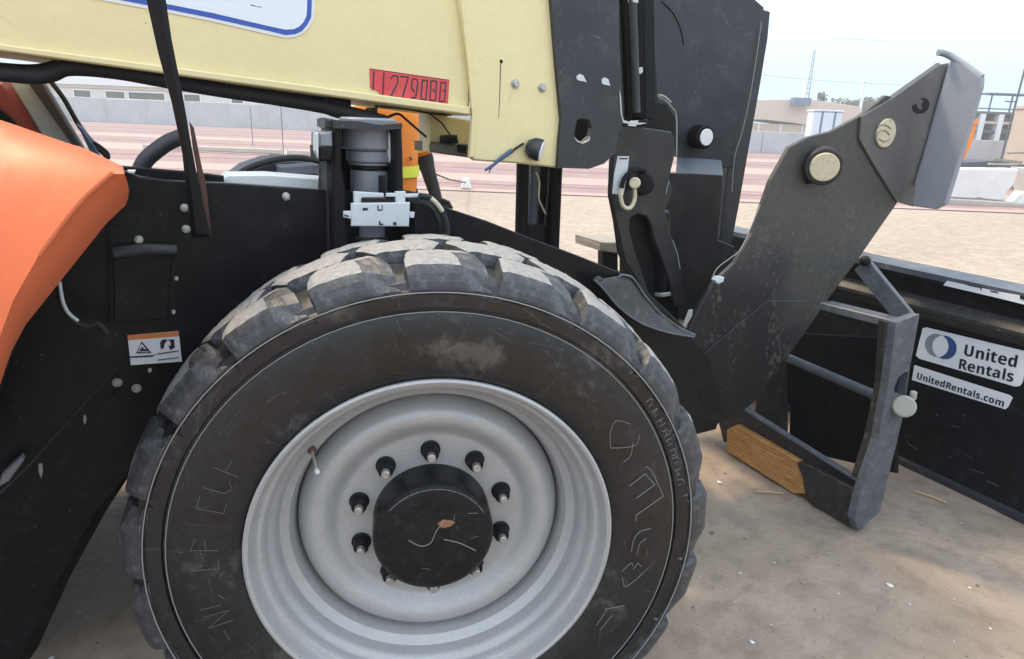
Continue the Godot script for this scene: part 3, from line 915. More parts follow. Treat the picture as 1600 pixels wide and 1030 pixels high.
	for q in [V([-0.515, 0.975, -0.529, 0.948, -0.498, 0.945]), V([-0.479, 0.968, -0.473, 0.975, -0.463, 0.973, -0.47, 0.964, -0.473, 0.953, -0.479, 0.953]), V([-0.463, 0.973, -0.45, 0.973, -0.45, 0.953, -0.46, 0.948, -0.463, 0.959, -0.458, 0.958, -0.458, 0.968]), V([-0.541, 0.942, -0.497, 0.94, -0.488, 0.942, -0.498, 0.936, -0.542, 0.939]), V([-0.486, 0.943, -0.443, 0.945, -0.443, 0.943, -0.487, 0.94]), V([-0.488, 0.928, -0.445, 0.929, -0.445, 0.927, -0.488, 0.926])]:
		part("label_mark", ext(mb(), q, "z", -.4966, -.4953, .0001), M.sticker_ink, lab).position = Vector3.ZERO
	part("label_mark", ext(mb(), V([-0.516, 0.97, -0.525, 0.951, -0.503, 0.948]), "z", -.4955, -.495, .0001), M.sticker_white, lab).position = Vector3.ZERO
	part("label_mark", ext(mb(), V([-0.523, 0.952, -0.519, 0.958, -0.515, 0.963, -0.512, 0.957, -0.506, 0.955, -0.505, 0.95]), "z", -.4951, -.4947, .0001), M.sticker_ink, lab).position = Vector3.ZERO
	# mirror stalk in front of the frame
	var stk := mb()
	ext(stk, V([-0.482, 2.067, -0.451, 2.075, -0.401, 1.734, -0.395, 1.602, -0.385, 1.498, -0.378, 1.401, -0.37, 1.312, -0.357, 1.216, -0.394, 1.218, -0.396, 1.312, -0.396, 1.388, -0.406, 1.485, -0.421, 1.578, -0.438, 1.729]), "z", -.445, -.4, .009)
	part("mirror_stalk", stk, M.black_plain, t)
	part("stalk_trim", ext(mb(), V([-0.377, 1.45, -0.37, 1.438, -0.363, 1.369, -0.357, 1.323, -0.356, 1.216, -0.36, 1.213, -0.367, 1.297, -0.375, 1.4]), "z", -.45, -.42, .003), M.rust_brown, t)
	part("grab_rail", tube(mb(), spline([Vector3(-0.487, 1.326, -0.75), Vector3(-0.471, 1.353, -0.75), Vector3(-0.443, 1.378, -0.75), Vector3(-0.414, 1.398, -0.75), Vector3(-0.378, 1.413, -0.75)], 6), .019, 10), M.grey_paint, t)
	part("edge_clip", ext(mb(), V([-0.501, 1.348, -0.486, 1.348, -0.489, 1.342, -0.499, 1.343]), "z", -.51, -.49, .001), M.white_paint, t)
	# what shades the ground below: belly plate, axle and the tyre of the far side
	part("belly_plate", box(mb(), Vector3(-3.0, .5, -2.05), Vector3(1.3, .58, -.8), .01), M.black_plain, t)
	part("axle_beam", cyl(mb(), Vector3(0, .61, -2.0), Vector3(0, .61, -.34), .12, 20, .01), M.black_dusty, t)
	var fw := part("far_tyre", lathe(mb(), V([.3, -.16, .38, -.17, .5, -.18, .58, -.16, .615, -.1, .62, 0, .615, .1, .58, .16, .5, .18, .38, .17, .3, .16]), 48), M.tread_rubber, t)
	fw.position = Vector3(0, .61, -2.3)
	part("far_rim", lathe(mb(), V([.0, -.05, .3, -.1, .38, -.16, .38, .16, .3, .1, .0, .05]), 48), M.rim_paint, fw)
	# link flap and pivot stub at the front of the frame
	part("link_flap", grid(mb(), [[Vector3(0.765, 1.044, -0.496), Vector3(0.823, 1.028, -0.496), Vector3(0.866, 0.978, -0.496), Vector3(0.936, 0.914, -0.496), Vector3(1.016, 0.859, -0.496), Vector3(1.091, 0.823, -0.496)], [Vector3(0.7, 1.049, -0.462), Vector3(0.743, 1.023, -0.462), Vector3(0.796, 0.968, -0.462), Vector3(0.875, 0.908, -0.462), Vector3(0.967, 0.863, -0.462), Vector3(1.063, 0.832, -0.462)], [Vector3(0.64, 1.052, -0.44), Vector3(0.679, 1.019, -0.44), Vector3(0.739, 0.96, -0.44), Vector3(0.823, 0.905, -0.44), Vector3(0.926, 0.865, -0.44), Vector3(1.044, 0.836, -0.44)]], 1.0), M.black_dusty, t)
	part("flap_lip", tube(mb(), spline([Vector3(0.763, 1.035, -0.492), Vector3(0.771, 1.046, -0.492), Vector3(0.805, 1.04, -0.492), Vector3(0.831, 1.02, -0.492), Vector3(0.871, 0.973, -0.492), Vector3(0.938, 0.911, -0.492), Vector3(1.018, 0.858, -0.492), Vector3(1.094, 0.822, -0.492)], 5), .004, 8), M.worn_steel, t)
	part("flap_lip", tube(mb(), spline([Vector3(0.64, 1.052, -0.44), Vector3(0.679, 1.019, -0.44), Vector3(0.739, 0.96, -0.44), Vector3(0.823, 0.905, -0.44), Vector3(0.926, 0.865, -0.44), Vector3(1.044, 0.836, -0.44)], 5), .003, 8), M.worn_steel, t)
	part("flap_ear", ball(mb(), Vector3(0.667, 1.048, -0.46), .014, 12, .6), M.black_dusty, t)
	part("pivot_stub", cyl(mb(), Vector3(1.451, 0.329, -0.9), Vector3(1.194, 0.485, -0.62), .045, 24, .006), M.black_dusty, t)
	part("front_frame", ext(mb(), V([0.903, 1.011, 1.176, 0.796, 1.3, 0.673, 1.399, 0.452, 1.381, 0.369, 1.163, 0.36, 0.889, 0.51]), "z", -1.2, -.62, .006), M.black_paint, t)


func hood_parts(t: Node3D) -> void:
	var A := [Vector3(-0.501, 1.365, -0.35), Vector3(-0.515, 1.371, -0.35), Vector3(-0.542, 1.387, -0.35), Vector3(-0.563, 1.398, -0.35), Vector3(-0.599, 1.412, -0.35), Vector3(-0.635, 1.426, -0.35), Vector3(-0.657, 1.435, -0.35), Vector3(-0.679, 1.443, -0.35)]
	A.append_array([Vector3(-1.15, 1.5, -.35), Vector3(-2.5, 1.5, -.35)])
	var Bq := [Vector3(-0.482, 1.381, 0.02), Vector3(-0.498, 1.381, 0.02), Vector3(-0.534, 1.349, 0.02), Vector3(-0.563, 1.316, 0.02), Vector3(-0.6, 1.268, 0.02), Vector3(-0.638, 1.207, 0.02), Vector3(-0.655, 1.169, 0.02), Vector3(-0.674, 1.125, 0.02)]
	Bq.append_array([Vector3(-.86, .74, .06), Vector3(-2.5, .74, .06)])
	var C := [Vector3(-0.491, 1.325, -0.07), Vector3(-0.496, 1.321, -0.07), Vector3(-0.52, 1.298, -0.07), Vector3(-0.552, 1.259, -0.07), Vector3(-0.585, 1.219, -0.07), Vector3(-0.645, 1.146, -0.07), Vector3(-0.668, 1.107, -0.07), Vector3(-0.69, 1.055, -0.07)]
	C.append_array([Vector3(-.84, .72, -.05), Vector3(-2.5, .7, -.05)])
	var rows := []
	var back := []; var inner := []
	for i in A.size():
		var a: Vector3 = A[i]; var b: Vector3 = Bq[i]
		back.append(a + Vector3(-.02, -.03, -.35))
	rows.append(back)
	for k in 13:
		var f := k / 12.0
		var row := []
		for i in A.size():
			var a: Vector3 = A[i]; var b: Vector3 = Bq[i]
			var p := a.lerp(b, f)
			# the skin bulges: level on top, steeper down the side
			p += Vector3(-.0, .022 * sin(PI * pow(f, .7)) * minf(1.0, i / 3.0), .03 * sin(PI * f) * minf(1.0, i / 3.0))
			row.append(p)
		rows.append(row)
	part("engine_hood", grid(mb(), rows, -1.0), M.orange_paint, t)
	# return flange round the wheel arch
	var fl := []
	for k in 5:
		var f := k / 4.0
		var row := []
		for i in Bq.size():
			var b: Vector3 = Bq[i]; var c: Vector3 = C[i]
			row.append(b.lerp(c, f) + Vector3(.006, .0, .012) * sin(PI * f))
		fl.append(row)
	var hinner := []
	for i in C.size(): hinner.append((C[i] as Vector3) + Vector3(-.02, 0, -.4))
	part("hood_flange", grid(mb(), fl, -1.0), M.orange_paint, t)
	part("hood_lining", grid(mb(), [C, hinner], -1.0), M.black_plain, t)
	var seam := []
	for i in range(1, 5): seam.append((Bq[i] as Vector3) + Vector3(.002, .002, .003))
	part("hood_bead", tube(mb(), spline(seam, 6), .0035, 8), M.orange_paint, t)


func cab_parts(t: Node3D) -> void:
	var z := -1.62
	part("cab_fender", ext(mb(), V([-1.003, 1.547, -0.864, 1.548, -0.848, 1.524, -0.821, 1.447, -0.793, 1.374, -0.805, 1.317, -1.042, 1.313]), "z", z - .1, z, .02), M.dark_red, t)
	part("fender_hollow", ext(mb(), V([-1.012, 1.468, -0.885, 1.455, -0.859, 1.426, -0.837, 1.386, -0.85, 1.347, -1.032, 1.343]), "z", z, z + .02, .004), M.black_plain, t)
	part("cab_panel", ext(mb(), V([-0.864, 1.549, -0.804, 1.543, -0.691, 1.343, -0.704, 1.296, -0.789, 1.368]), "z", z - .12, z - .03, .005), M.pale_grey, t)
	part("cab_pillar", ext(mb(), V([-0.804, 1.548, -0.76, 1.546, -0.673, 1.337, -0.693, 1.328, -0.715, 1.371]), "z", z - .04, z + .03, .006), M.pillar_brown, t)
	var gl := part("cab_window", ext(mb(), V([-0.767, 1.548, -0.739, 1.546, -0.61, 1.305, -0.685, 1.317]), "z", z - .04, z - .034, .001), M.cab_glass, t)
	part("window_gasket", tube(mb(), spline([Vector3(-0.742, 1.548, -1.63), Vector3(-0.711, 1.493, -1.63), Vector3(-0.677, 1.406, -1.63), Vector3(-0.641, 1.344, -1.63), Vector3(-0.621, 1.323, -1.63), Vector3(-0.605, 1.302, -1.63)], 5), .008, 8), M.black_rubber, t)
	part("wiper", ext(mb(), V([-0.68, 1.417, -0.668, 1.407, -0.623, 1.311, -0.634, 1.313, -0.654, 1.33]), "z", z + .03, z + .05, .004), M.cable_tie_blue, t)
	part("wiper_arm", tube(mb(), spline([Vector3(-0.639, 1.359, -1.57), Vector3(-0.619, 1.343, -1.57), Vector3(-0.602, 1.323, -1.57), Vector3(-0.603, 1.304, -1.57)], 4), .006, 6), M.black_rubber, t)


func lift_post(t: Node3D) -> void:
	var zf := -.44
	part("post_leg", ext(mb(), V([-0.08, 1.458, -0.069, 1.447, -0.069, 1.36, -0.061, 1.306, -0.058, 1.162, -0.097, 1.164, -0.095, 1.306]), "z", zf - .16, zf, .006), M.black_plain, t)
	part("leg_wear", ext(mb(), V([-0.096, 1.372, -0.077, 1.376, -0.085, 1.158, -0.1, 1.158]), "z", zf - .1, zf - .03, .006), M.black_dusty, t)
	part("post_leg", ext(mb(), V([0.055, 1.457, 0.074, 1.462, 0.076, 1.394, 0.077, 1.3, 0.056, 1.3]), "z", zf - .16, zf, .006), M.black_plain, t)
	part("cross_head", ext(mb(), V([-0.086, 1.465, -0.068, 1.463, -0.031, 1.463, 0.019, 1.457, 0.07, 1.463, 0.072, 1.451, 0.025, 1.445, -0.031, 1.446, -0.072, 1.447, -0.086, 1.446]), "z", zf - .18, zf + .01, .006), M.grey_paint, t)
	part("cross_lug", ext(mb(), V([-0.1, 1.468, -0.082, 1.466, -0.083, 1.444, -0.101, 1.445]), "z", zf - .08, zf - .01, .004), M.grey_paint, t)
	part("side_box", ext(mb(), V([-0.116, 1.435, -0.088, 1.44, -0.088, 1.405, -0.118, 1.405]), "z", zf - .1, zf, .004), M.slate_paint, t)
	part("side_box_base", ext(mb(), V([-0.121, 1.405, -0.089, 1.407, -0.09, 1.375, -0.12, 1.374]), "z", zf - .1, zf + .005, .004), M.black_plain, t)
	part("side_box_edge", ext(mb(), V([-0.128, 1.436, -0.12, 1.436, -0.122, 1.38, -0.13, 1.397]), "z", zf - .012, zf + .01, .003), M.pale_grey, t)
	var top := Vector3(0.021, 1.43, -0.535); var low := Vector3(top.x - .02, .95, top.z)
	var yb := [Vector3(0.001, 1.442, -0.47).y, Vector3(0, 1.398, -0.47).y, Vector3(-0.001, 1.368, -0.47).y, Vector3(-0.001, 1.35, -0.47).y]
	part("lift_cylinder", cyl(mb(), Vector3(top.x - .002, yb[1], top.z), Vector3(top.x - .002, yb[0] + .03, top.z), .068, 40, .005), M.slate_paint, t)
	part("cylinder_stage", cyl(mb(), Vector3(top.x, yb[2], top.z), Vector3(top.x, yb[1], top.z), .057, 40, .004), M.slate_paint, t)
	part("cylinder_ring", cyl(mb(), Vector3(top.x, yb[3], top.z), Vector3(top.x, yb[2] - .004, top.z), .05, 40, .003), M.black_paint, t)
	part("cylinder_lip", cyl(mb(), Vector3(top.x, yb[2] - .006, top.z), Vector3(top.x, yb[2] - .001, top.z), .052, 40, .001), M.slate_paint, t)
	part("cylinder_foot", cyl(mb(), low, Vector3(top.x, yb[3], top.z), .0475, 40, .003), M.slate_paint, t)
	part("post_back", ext(mb(), V([-0.046, 1.445, 0.114, 1.45, 0.122, 1.238, -0.053, 1.241]), "z", zf - .2, zf - .16, .003), M.black_plain, t)
	part("cylinder_port", box(mb(), Vector3(0.02, 1.295, -0.462) , Vector3(0.032, 1.342, -0.44), .004), M.black_plain, t)
	part("pale_guard", ext(mb(), V([0.038, 1.442, 0.061, 1.441, 0.061, 1.4, 0.055, 1.37, 0.05, 1.399, 0.044, 1.422]), "z", zf - .06, zf - .035, .003), M.white_paint, t)
	# sensor bracket
	var sb := part("sensor_plate", ext(mb(), V([-0.055, 1.282, 0.086, 1.282, 0.083, 1.224, -0.056, 1.229]), "z", -.43, -.42, .002), M.pale_grey, t)
	part("tab", ext(mb(), V([-0.073, 1.264, -0.055, 1.264, -0.056, 1.246, -0.073, 1.25]), "z", -.429, -.421, .001), M.pale_grey, sb).position = Vector3.ZERO
	part("tab", ext(mb(), V([0.085, 1.26, 0.098, 1.258, 0.096, 1.244, 0.085, 1.246]), "z", -.429, -.421, .001), M.pale_grey, sb).position = Vector3.ZERO
	part("upper_bar", ext(mb(), V([-0.046, 1.308, 0.025, 1.303, 0.025, 1.293, -0.027, 1.293, -0.027, 1.28, -0.046, 1.28]), "z", -.44, -.43, .002), M.pale_grey, sb).position = Vector3.ZERO
	part("upper_bar", ext(mb(), V([0.031, 1.303, 0.053, 1.303, 0.053, 1.307, 0.079, 1.307, 0.078, 1.301, 0.119, 1.301, 0.119, 1.292, 0.078, 1.292, 0.078, 1.278, 0.053, 1.279, 0.053, 1.294, 0.031, 1.294]), "z", -.44, -.43, .002), M.pale_grey, sb).position = Vector3.ZERO
	part("slot", ext(mb(), V([-0.029, 1.293, 0.05, 1.289, 0.05, 1.283, -0.03, 1.284]), "z", -.428, -.424, .0), M.dark_void, sb).position = Vector3.ZERO
	for q in [V([-0.029, 1.271, -0.017, 1.271, -0.017, 1.265, -0.029, 1.265]), V([0.006, 1.276, 0.009, 1.276, 0.008, 1.267, 0.017, 1.267, 0.017, 1.276, 0.019, 1.276, 0.018, 1.264, 0.006, 1.264]), V([0.009, 1.24, 0.012, 1.24, 0.013, 1.233, 0.019, 1.234, 0.019, 1.23, 0.009, 1.23]), V([0.043, 1.236, 0.051, 1.236, 0.052, 1.229, 0.044, 1.229]), V([-0.072, 1.257, -0.062, 1.254, -0.062, 1.251, -0.072, 1.253])]:
		part("notch", ext(mb(), q, "z", -.4205, -.419, .0), M.sticker_ink, sb).position = Vector3.ZERO
	# dust streaks run down the cylinder foot
	part("foot_sleeve", cyl(mb(), Vector3(low.x + .002, 1.0, low.z + .005), Vector3(low.x + .005, 1.19, low.z + .005), .052, 32, .004), M.black_dusty, t)
	# rounded black guard beside the post with a hose over it
	part("hose_guard", ext(mb(), V([0.085, 1.289, 0.116, 1.297, 0.143, 1.292, 0.17, 1.27, 0.186, 1.233, 0.192, 1.157, 0.084, 1.162]), "z", -.6, -.44, .02), M.black_plain, t)
	part("guard_hose", tube(mb(), spline([Vector3(0.109, 1.297, -0.42), Vector3(0.136, 1.292, -0.42), Vector3(0.156, 1.272, -0.42), Vector3(0.173, 1.244, -0.42), Vector3(0.18, 1.215, -0.42), Vector3(0.179, 1.187, -0.42)], 5), .008, 8), M.black_rubber, t)
	part("hose_marker", tube(mb(), spline([Vector3(0.136, 1.292, -0.415), Vector3(0.151, 1.279, -0.415), Vector3(0.166, 1.26, -0.415)], 4), .006, 8), M.pin_zinc, t)


func boom_parts(t: Node3D) -> void:
	var z1 := -1.0
	var lo := V([-1.109, 1.608, -0.765, 1.593, 0.483, 1.491])
	lo[0] += (lo[0] - lo[2]) * 1.3
	var p := PackedVector2Array([lo[0], lo[1], lo[2], lo[2] + Vector2(.02, .66), lo[0] + Vector2(0, .66)])
	part("boom_tube", ext(mb(), p, "z", -1.42, z1, .012), M.cream_paint, t)
	var bf := V([-1.102, 1.623, -0.76, 1.609, 0.476, 1.519, 0.481, 1.493, -0.762, 1.592, -1.105, 1.607])
	bf[0] += (bf[1] - bf[2]) * 1.6
	bf[5] += (bf[4] - bf[3]) * 1.6
	part("boom_flange", ext(mb(), bf, "z", -1.0, -.984, .004), M.cream_paint, t)
	part("boom_head", ext(mb(), V([0.391, 2.017, 0.427, 1.83, 0.467, 1.648, 0.484, 1.493, 0.475, 1.36, 0.494, 1.349, 0.662, 1.341, 0.824, 1.327, 0.831, 1.486, 0.76, 1.865, 0.726, 2.065]), "z", -1.005, -.98, .006), M.cream_paint, t)
	part("boom_head_far", ext(mb(), V([0.671, 1.867, 0.727, 1.597, 0.731, 1.452, 1.058, 1.424, 1.062, 1.811, 0.985, 2.081]), "z", -1.44, -1.42, .004), M.cream_paint, t)
	part("head_seam", ext(mb(), V([0.415, 1.934, 0.425, 1.935, 0.476, 1.63, 0.493, 1.504, 0.489, 1.36, 0.473, 1.36, 0.479, 1.493, 0.463, 1.629]), "z", -.98, -.974, .003), M.cream_paint, t)
	# bracket under the boom
	var br := part("boom_bracket", ext(mb(), V([0.406, 1.498, 0.568, 1.48, 0.57, 1.389, 0.406, 1.398]), "z", -1.3, -1.2, .005), M.cream_paint, t)
	part("bracket_foot", ext(mb(), V([0.389, 1.4, 0.556, 1.395, 0.557, 1.348, 0.389, 1.367]), "z", -1.3, -1.15, .005), M.olive_grey, t)
	part("bracket_post", ext(mb(), V([0.386, 1.497, 0.399, 1.495, 0.4, 1.366, 0.386, 1.368]), "z", -1.2, -1.15, .003), M.cream_paint, t)
	part("sensor_box", ext(mb(), V([0.443, 1.423, 0.488, 1.427, 0.493, 1.399, 0.441, 1.399]), "z", -1.18, -1.12, .006), M.black_plain, t)
	part("slot_cover", ext(mb(), V([0.5, 1.394, 0.53, 1.393, 0.53, 1.366, 0.501, 1.368]), "z", -1.15, -1.14, .001), M.black_plain, t)
	part("bracket_wire", tube(mb(), [Vector3(0.39, 1.493, -1.13), Vector3(0.432, 1.465, -1.13), Vector3(0.465, 1.424, -1.13)], .003, 6), M.black_rubber, t)
	# hoses along the underside
	part("hose_bundle", tube(mb(), spline([Vector3(-1.675, 1.594, -1.05), Vector3(-0.967, 1.549, -1.05), Vector3(-0.78, 1.543, -1.05), Vector3(-0.714, 1.541, -1.05), Vector3(-0.674, 1.548, -1.05), Vector3(-0.63, 1.566, -1.05), Vector3(-0.526, 1.564, -1.05), Vector3(-0.405, 1.548, -1.05), Vector3(-0.276, 1.532, -1.05), Vector3(-0.139, 1.518, -1.05), Vector3(-0.011, 1.503, -1.05), Vector3(0.095, 1.485, -1.05), Vector3(0.207, 1.463, -1.05)], 5), .021, 10), M.black_rubber, t)
	part("hose_bundle", tube(mb(), spline([Vector3(-1.712, 1.61, -1.12), Vector3(-0.982, 1.564, -1.12), Vector3(-0.79, 1.556, -1.12), Vector3(-0.707, 1.558, -1.12), Vector3(-0.632, 1.579, -1.12), Vector3(-0.528, 1.578, -1.12), Vector3(-0.337, 1.562, -1.12), Vector3(-0.128, 1.542, -1.12), Vector3(0.023, 1.526, -1.12), Vector3(0.115, 1.517, -1.12)], 5), .017, 10), M.black_rubber, t)
	part("hose_clamp", ext(mb(), V([0.027, 1.531, 0.105, 1.52, 0.101, 1.474, 0.048, 1.483]), "z", -1.2, -1.05, .006), M.black_plain, t)
	part("hose_clamp", ext(mb(), V([0.175, 1.456, 0.202, 1.505, 0.215, 1.506, 0.214, 1.457]), "z", -1.25, -1.15, .003), M.grey_paint, t)
	part("signal_wire", tube(mb(), spline([Vector3(0.017, 1.489, -1.1), Vector3(0.066, 1.472, -1.1), Vector3(0.127, 1.467, -1.1), Vector3(0.189, 1.457, -1.1), Vector3(0.234, 1.477, -1.1), Vector3(0.269, 1.488, -1.1), Vector3(0.299, 1.469, -1.1), Vector3(0.334, 1.442, -1.1), Vector3(0.366, 1.418, -1.1)], 5), .0045, 6), M.black_rubber, t)
	part("signal_wire", tube(mb(), spline([Vector3(0.192, 1.509, -1.1), Vector3(0.247, 1.507, -1.1), Vector3(0.308, 1.504, -1.1), Vector3(0.375, 1.495, -1.1), Vector3(0.455, 1.492, -1.1)], 5), .0035, 6), M.black_rubber, t)
	# lamp and ties under the head
	var lc := Vector3(0.704, 1.394, -0.96)
	var ax := Vector3(.75, -.25, .6).normalized()
	var lamp := part("work_lamp", lathe(mb(), PackedVector2Array([Vector2(.0, .0), Vector2(.036, .0), Vector2(.038, -.005), Vector2(.036, -.03), Vector2(.022, -.05), Vector2(.0, -.056)]), 24, lc + ax * .026, ax, .7), M.grey_paint, t)
	part("lamp_lens", cyl(mb(), lc + ax * .0262, lc + ax * .031, .033, 24, .001), M.white_paint, lamp).position = Vector3.ZERO
	part("cable_tie", tube(mb(), spline([Vector3(0.626, 1.385, -0.97), Vector3(0.591, 1.362, -0.97), Vector3(0.556, 1.336, -0.97), Vector3(0.528, 1.319, -0.97)], 4), .008, 8, .004), M.cable_tie_blue, t)
	part("cable_tie", tube(mb(), spline([Vector3(0.589, 1.364, -0.968), Vector3(0.569, 1.345, -0.968), Vector3(0.55, 1.328, -0.968), Vector3(0.541, 1.311, -0.968)], 4), .005, 8, .002), M.cable_tie_blue, t)
	part("lamp_cable", tube(mb(), spline([Vector3(0.67, 1.409, -0.972), Vector3(0.641, 1.392, -0.972), Vector3(0.617, 1.375, -0.972), Vector3(0.587, 1.36, -0.972)], 4), .004, 6), M.black_rubber, t)
	for q in [Vector3(0.633, 1.599, -0.98), Vector3(0.735, 1.592, -0.98)]: bolt("bolt", "bolt_zinc", t, q, .0115)
	part("scribe_mark", ext(mb(), V([0.576, 1.664, 0.579, 1.664, 0.579, 1.558, 0.577, 1.487, 0.576, 1.487, 0.577, 1.558]), "z", -.981, -.979, .0), M.sticker_ink, t)
	part("drill_hole", cyl(mb(), Vector3(0.58, 1.664, -0.982), Vector3(0.578, 1.664, -0.978), .006, 12, .001), M.dark_void, t)
	# white sign with the blue outline, cut by the top of the picture
	var c := V([-0.403, 1.722])
	var sg := part("boom_sign", ext(mb(), V([-0.813, 1.756, -0.401, 1.717, -0.282, 1.705, -0.135, 1.684, -0.091, 1.679, -0.062, 1.684, -0.04, 1.696, -0.022, 1.715, -0.008, 1.739, -0.005, 1.77, 0, 1.885, 0.005, 2.028, -0.775, 1.995]), "z", -1.0, -.9975, .0005), M.frame_white, t)
	part("sign_outline", ext(mb(), V([-0.811, 1.767, -0.403, 1.726, -0.281, 1.713, -0.135, 1.694, -0.09, 1.687, -0.062, 1.692, -0.044, 1.702, -0.029, 1.719, -0.017, 1.74, -0.014, 1.769, -0.009, 1.884, -0.004, 2.018, -0.776, 1.988]), "z", -.9976, -.9965, .0002), M.sticker_blue, sg).position = Vector3.ZERO
	part("sign_face", ext(mb(), V([-0.809, 1.779, -0.402, 1.738, -0.28, 1.726, -0.134, 1.706, -0.09, 1.701, -0.067, 1.704, -0.052, 1.712, -0.039, 1.725, -0.03, 1.742, -0.027, 1.767, -0.021, 1.882, -0.017, 2.006, -0.778, 1.979]), "z", -.9966, -.9955, .0002), M.sign_white, sg).position = Vector3.ZERO
	part("sign_mark", ext(mb(), V([-0.178, 1.757, -0.163, 1.754, -0.15, 1.754, -0.15, 1.752, -0.163, 1.753, -0.178, 1.754]), "z", -.9956, -.995, .0), M.sticker_ink, sg).position = Vector3.ZERO
	# red number plate with a torn corner
	var rd := part("number_plate", ext(mb(), V([0.15, 1.615, 0.407, 1.597, 0.403, 1.521, 0.185, 1.538, 0.173, 1.55, 0.161, 1.557, 0.15, 1.558]), "z", -1.0, -.997, .0004), M.sign_red, t)
	var o0 := V([0.149, 1.615, 0.407, 1.597, 0.403, 1.521])
	var ex := (o0[1] - o0[0]) / 124.5; var ey := (o0[2] - o0[1]) / 39.5
	# digits drawn as strokes in plate units: x along the top edge, y down from it
	var digits := [[[6.5, 4.3, 6.3, 31]], [[21.6, 3.9, 20.8, 38.5]], [[32.5, 10.4, 36, 5.4, 42.3, 5.6, 42.8, 15.3, 33, 37.3, 43, 38]], [[46.5, 5.3, 58.8, 4.6, 56.5, 14.4, 50.6, 39]],
		[[74, 11.7, 72, 6.3, 66.4, 6, 64.4, 9.8, 64.7, 20.2, 68.8, 25.4], [74, 11.7, 71.7, 34.3, 64.7, 35.5]], [[80.8, 6.1, 89, 5.6, 88, 35.2, 80.2, 35.8, 80.8, 6.1]],
		[[95, 5.2, 103.9, 5.1, 103.3, 34.7, 94.6, 35.4, 95, 5.2], [99.2, 17, 100.6, 21.5]], [[110.9, 5.7, 119, 4.8, 118, 34.4, 109.8, 35.4, 110.9, 5.7], [114.6, 18.2, 118.4, 17.6]]]
	for dg in digits:
		var st := mb(); var st2 := mb()
		var lift := 0.0
		for line in dg:
			for i in range(0, line.size() - 2, 2):
				var pa: Vector2 = o0[0] + ex * line[i] + ey * line[i + 1]
				var pb: Vector2 = o0[0] + ex * line[i + 2] + ey * line[i + 3]
				var dr := (pb - pa).normalized() * .0015
				var sd := Vector2(-dr.y, dr.x) * 1.5
				ext(st, PackedVector2Array([pa - dr - sd, pb + dr - sd, pb + dr + sd, pa - dr + sd]), "z", -.9972, -.9962 + lift, .0)
				if line.size() > 4 and dg.size() < 3:
					var so := Vector2(.0032, .0)
					ext(st2, PackedVector2Array([pa - sd * .7 - so, pb - sd * .7 - so, pb + sd * .7 - so, pa + sd * .7 - so]), "z", -.9972, -.9967 + lift * .2, .0)
				lift += .00005
		part("digit", st, M.digit_edge, rd).position = Vector3.ZERO
		if dg[0].size() > 4: part("digit_shade", st2, M.digit_fill, rd).position = Vector3.ZERO
	part("plate_edge", ext(mb(), V([0.149, 1.615, 0.407, 1.598, 0.407, 1.596, 0.149, 1.613]), "z", -.9972, -.9964, .0), M.digit_edge, rd).position = Vector3.ZERO


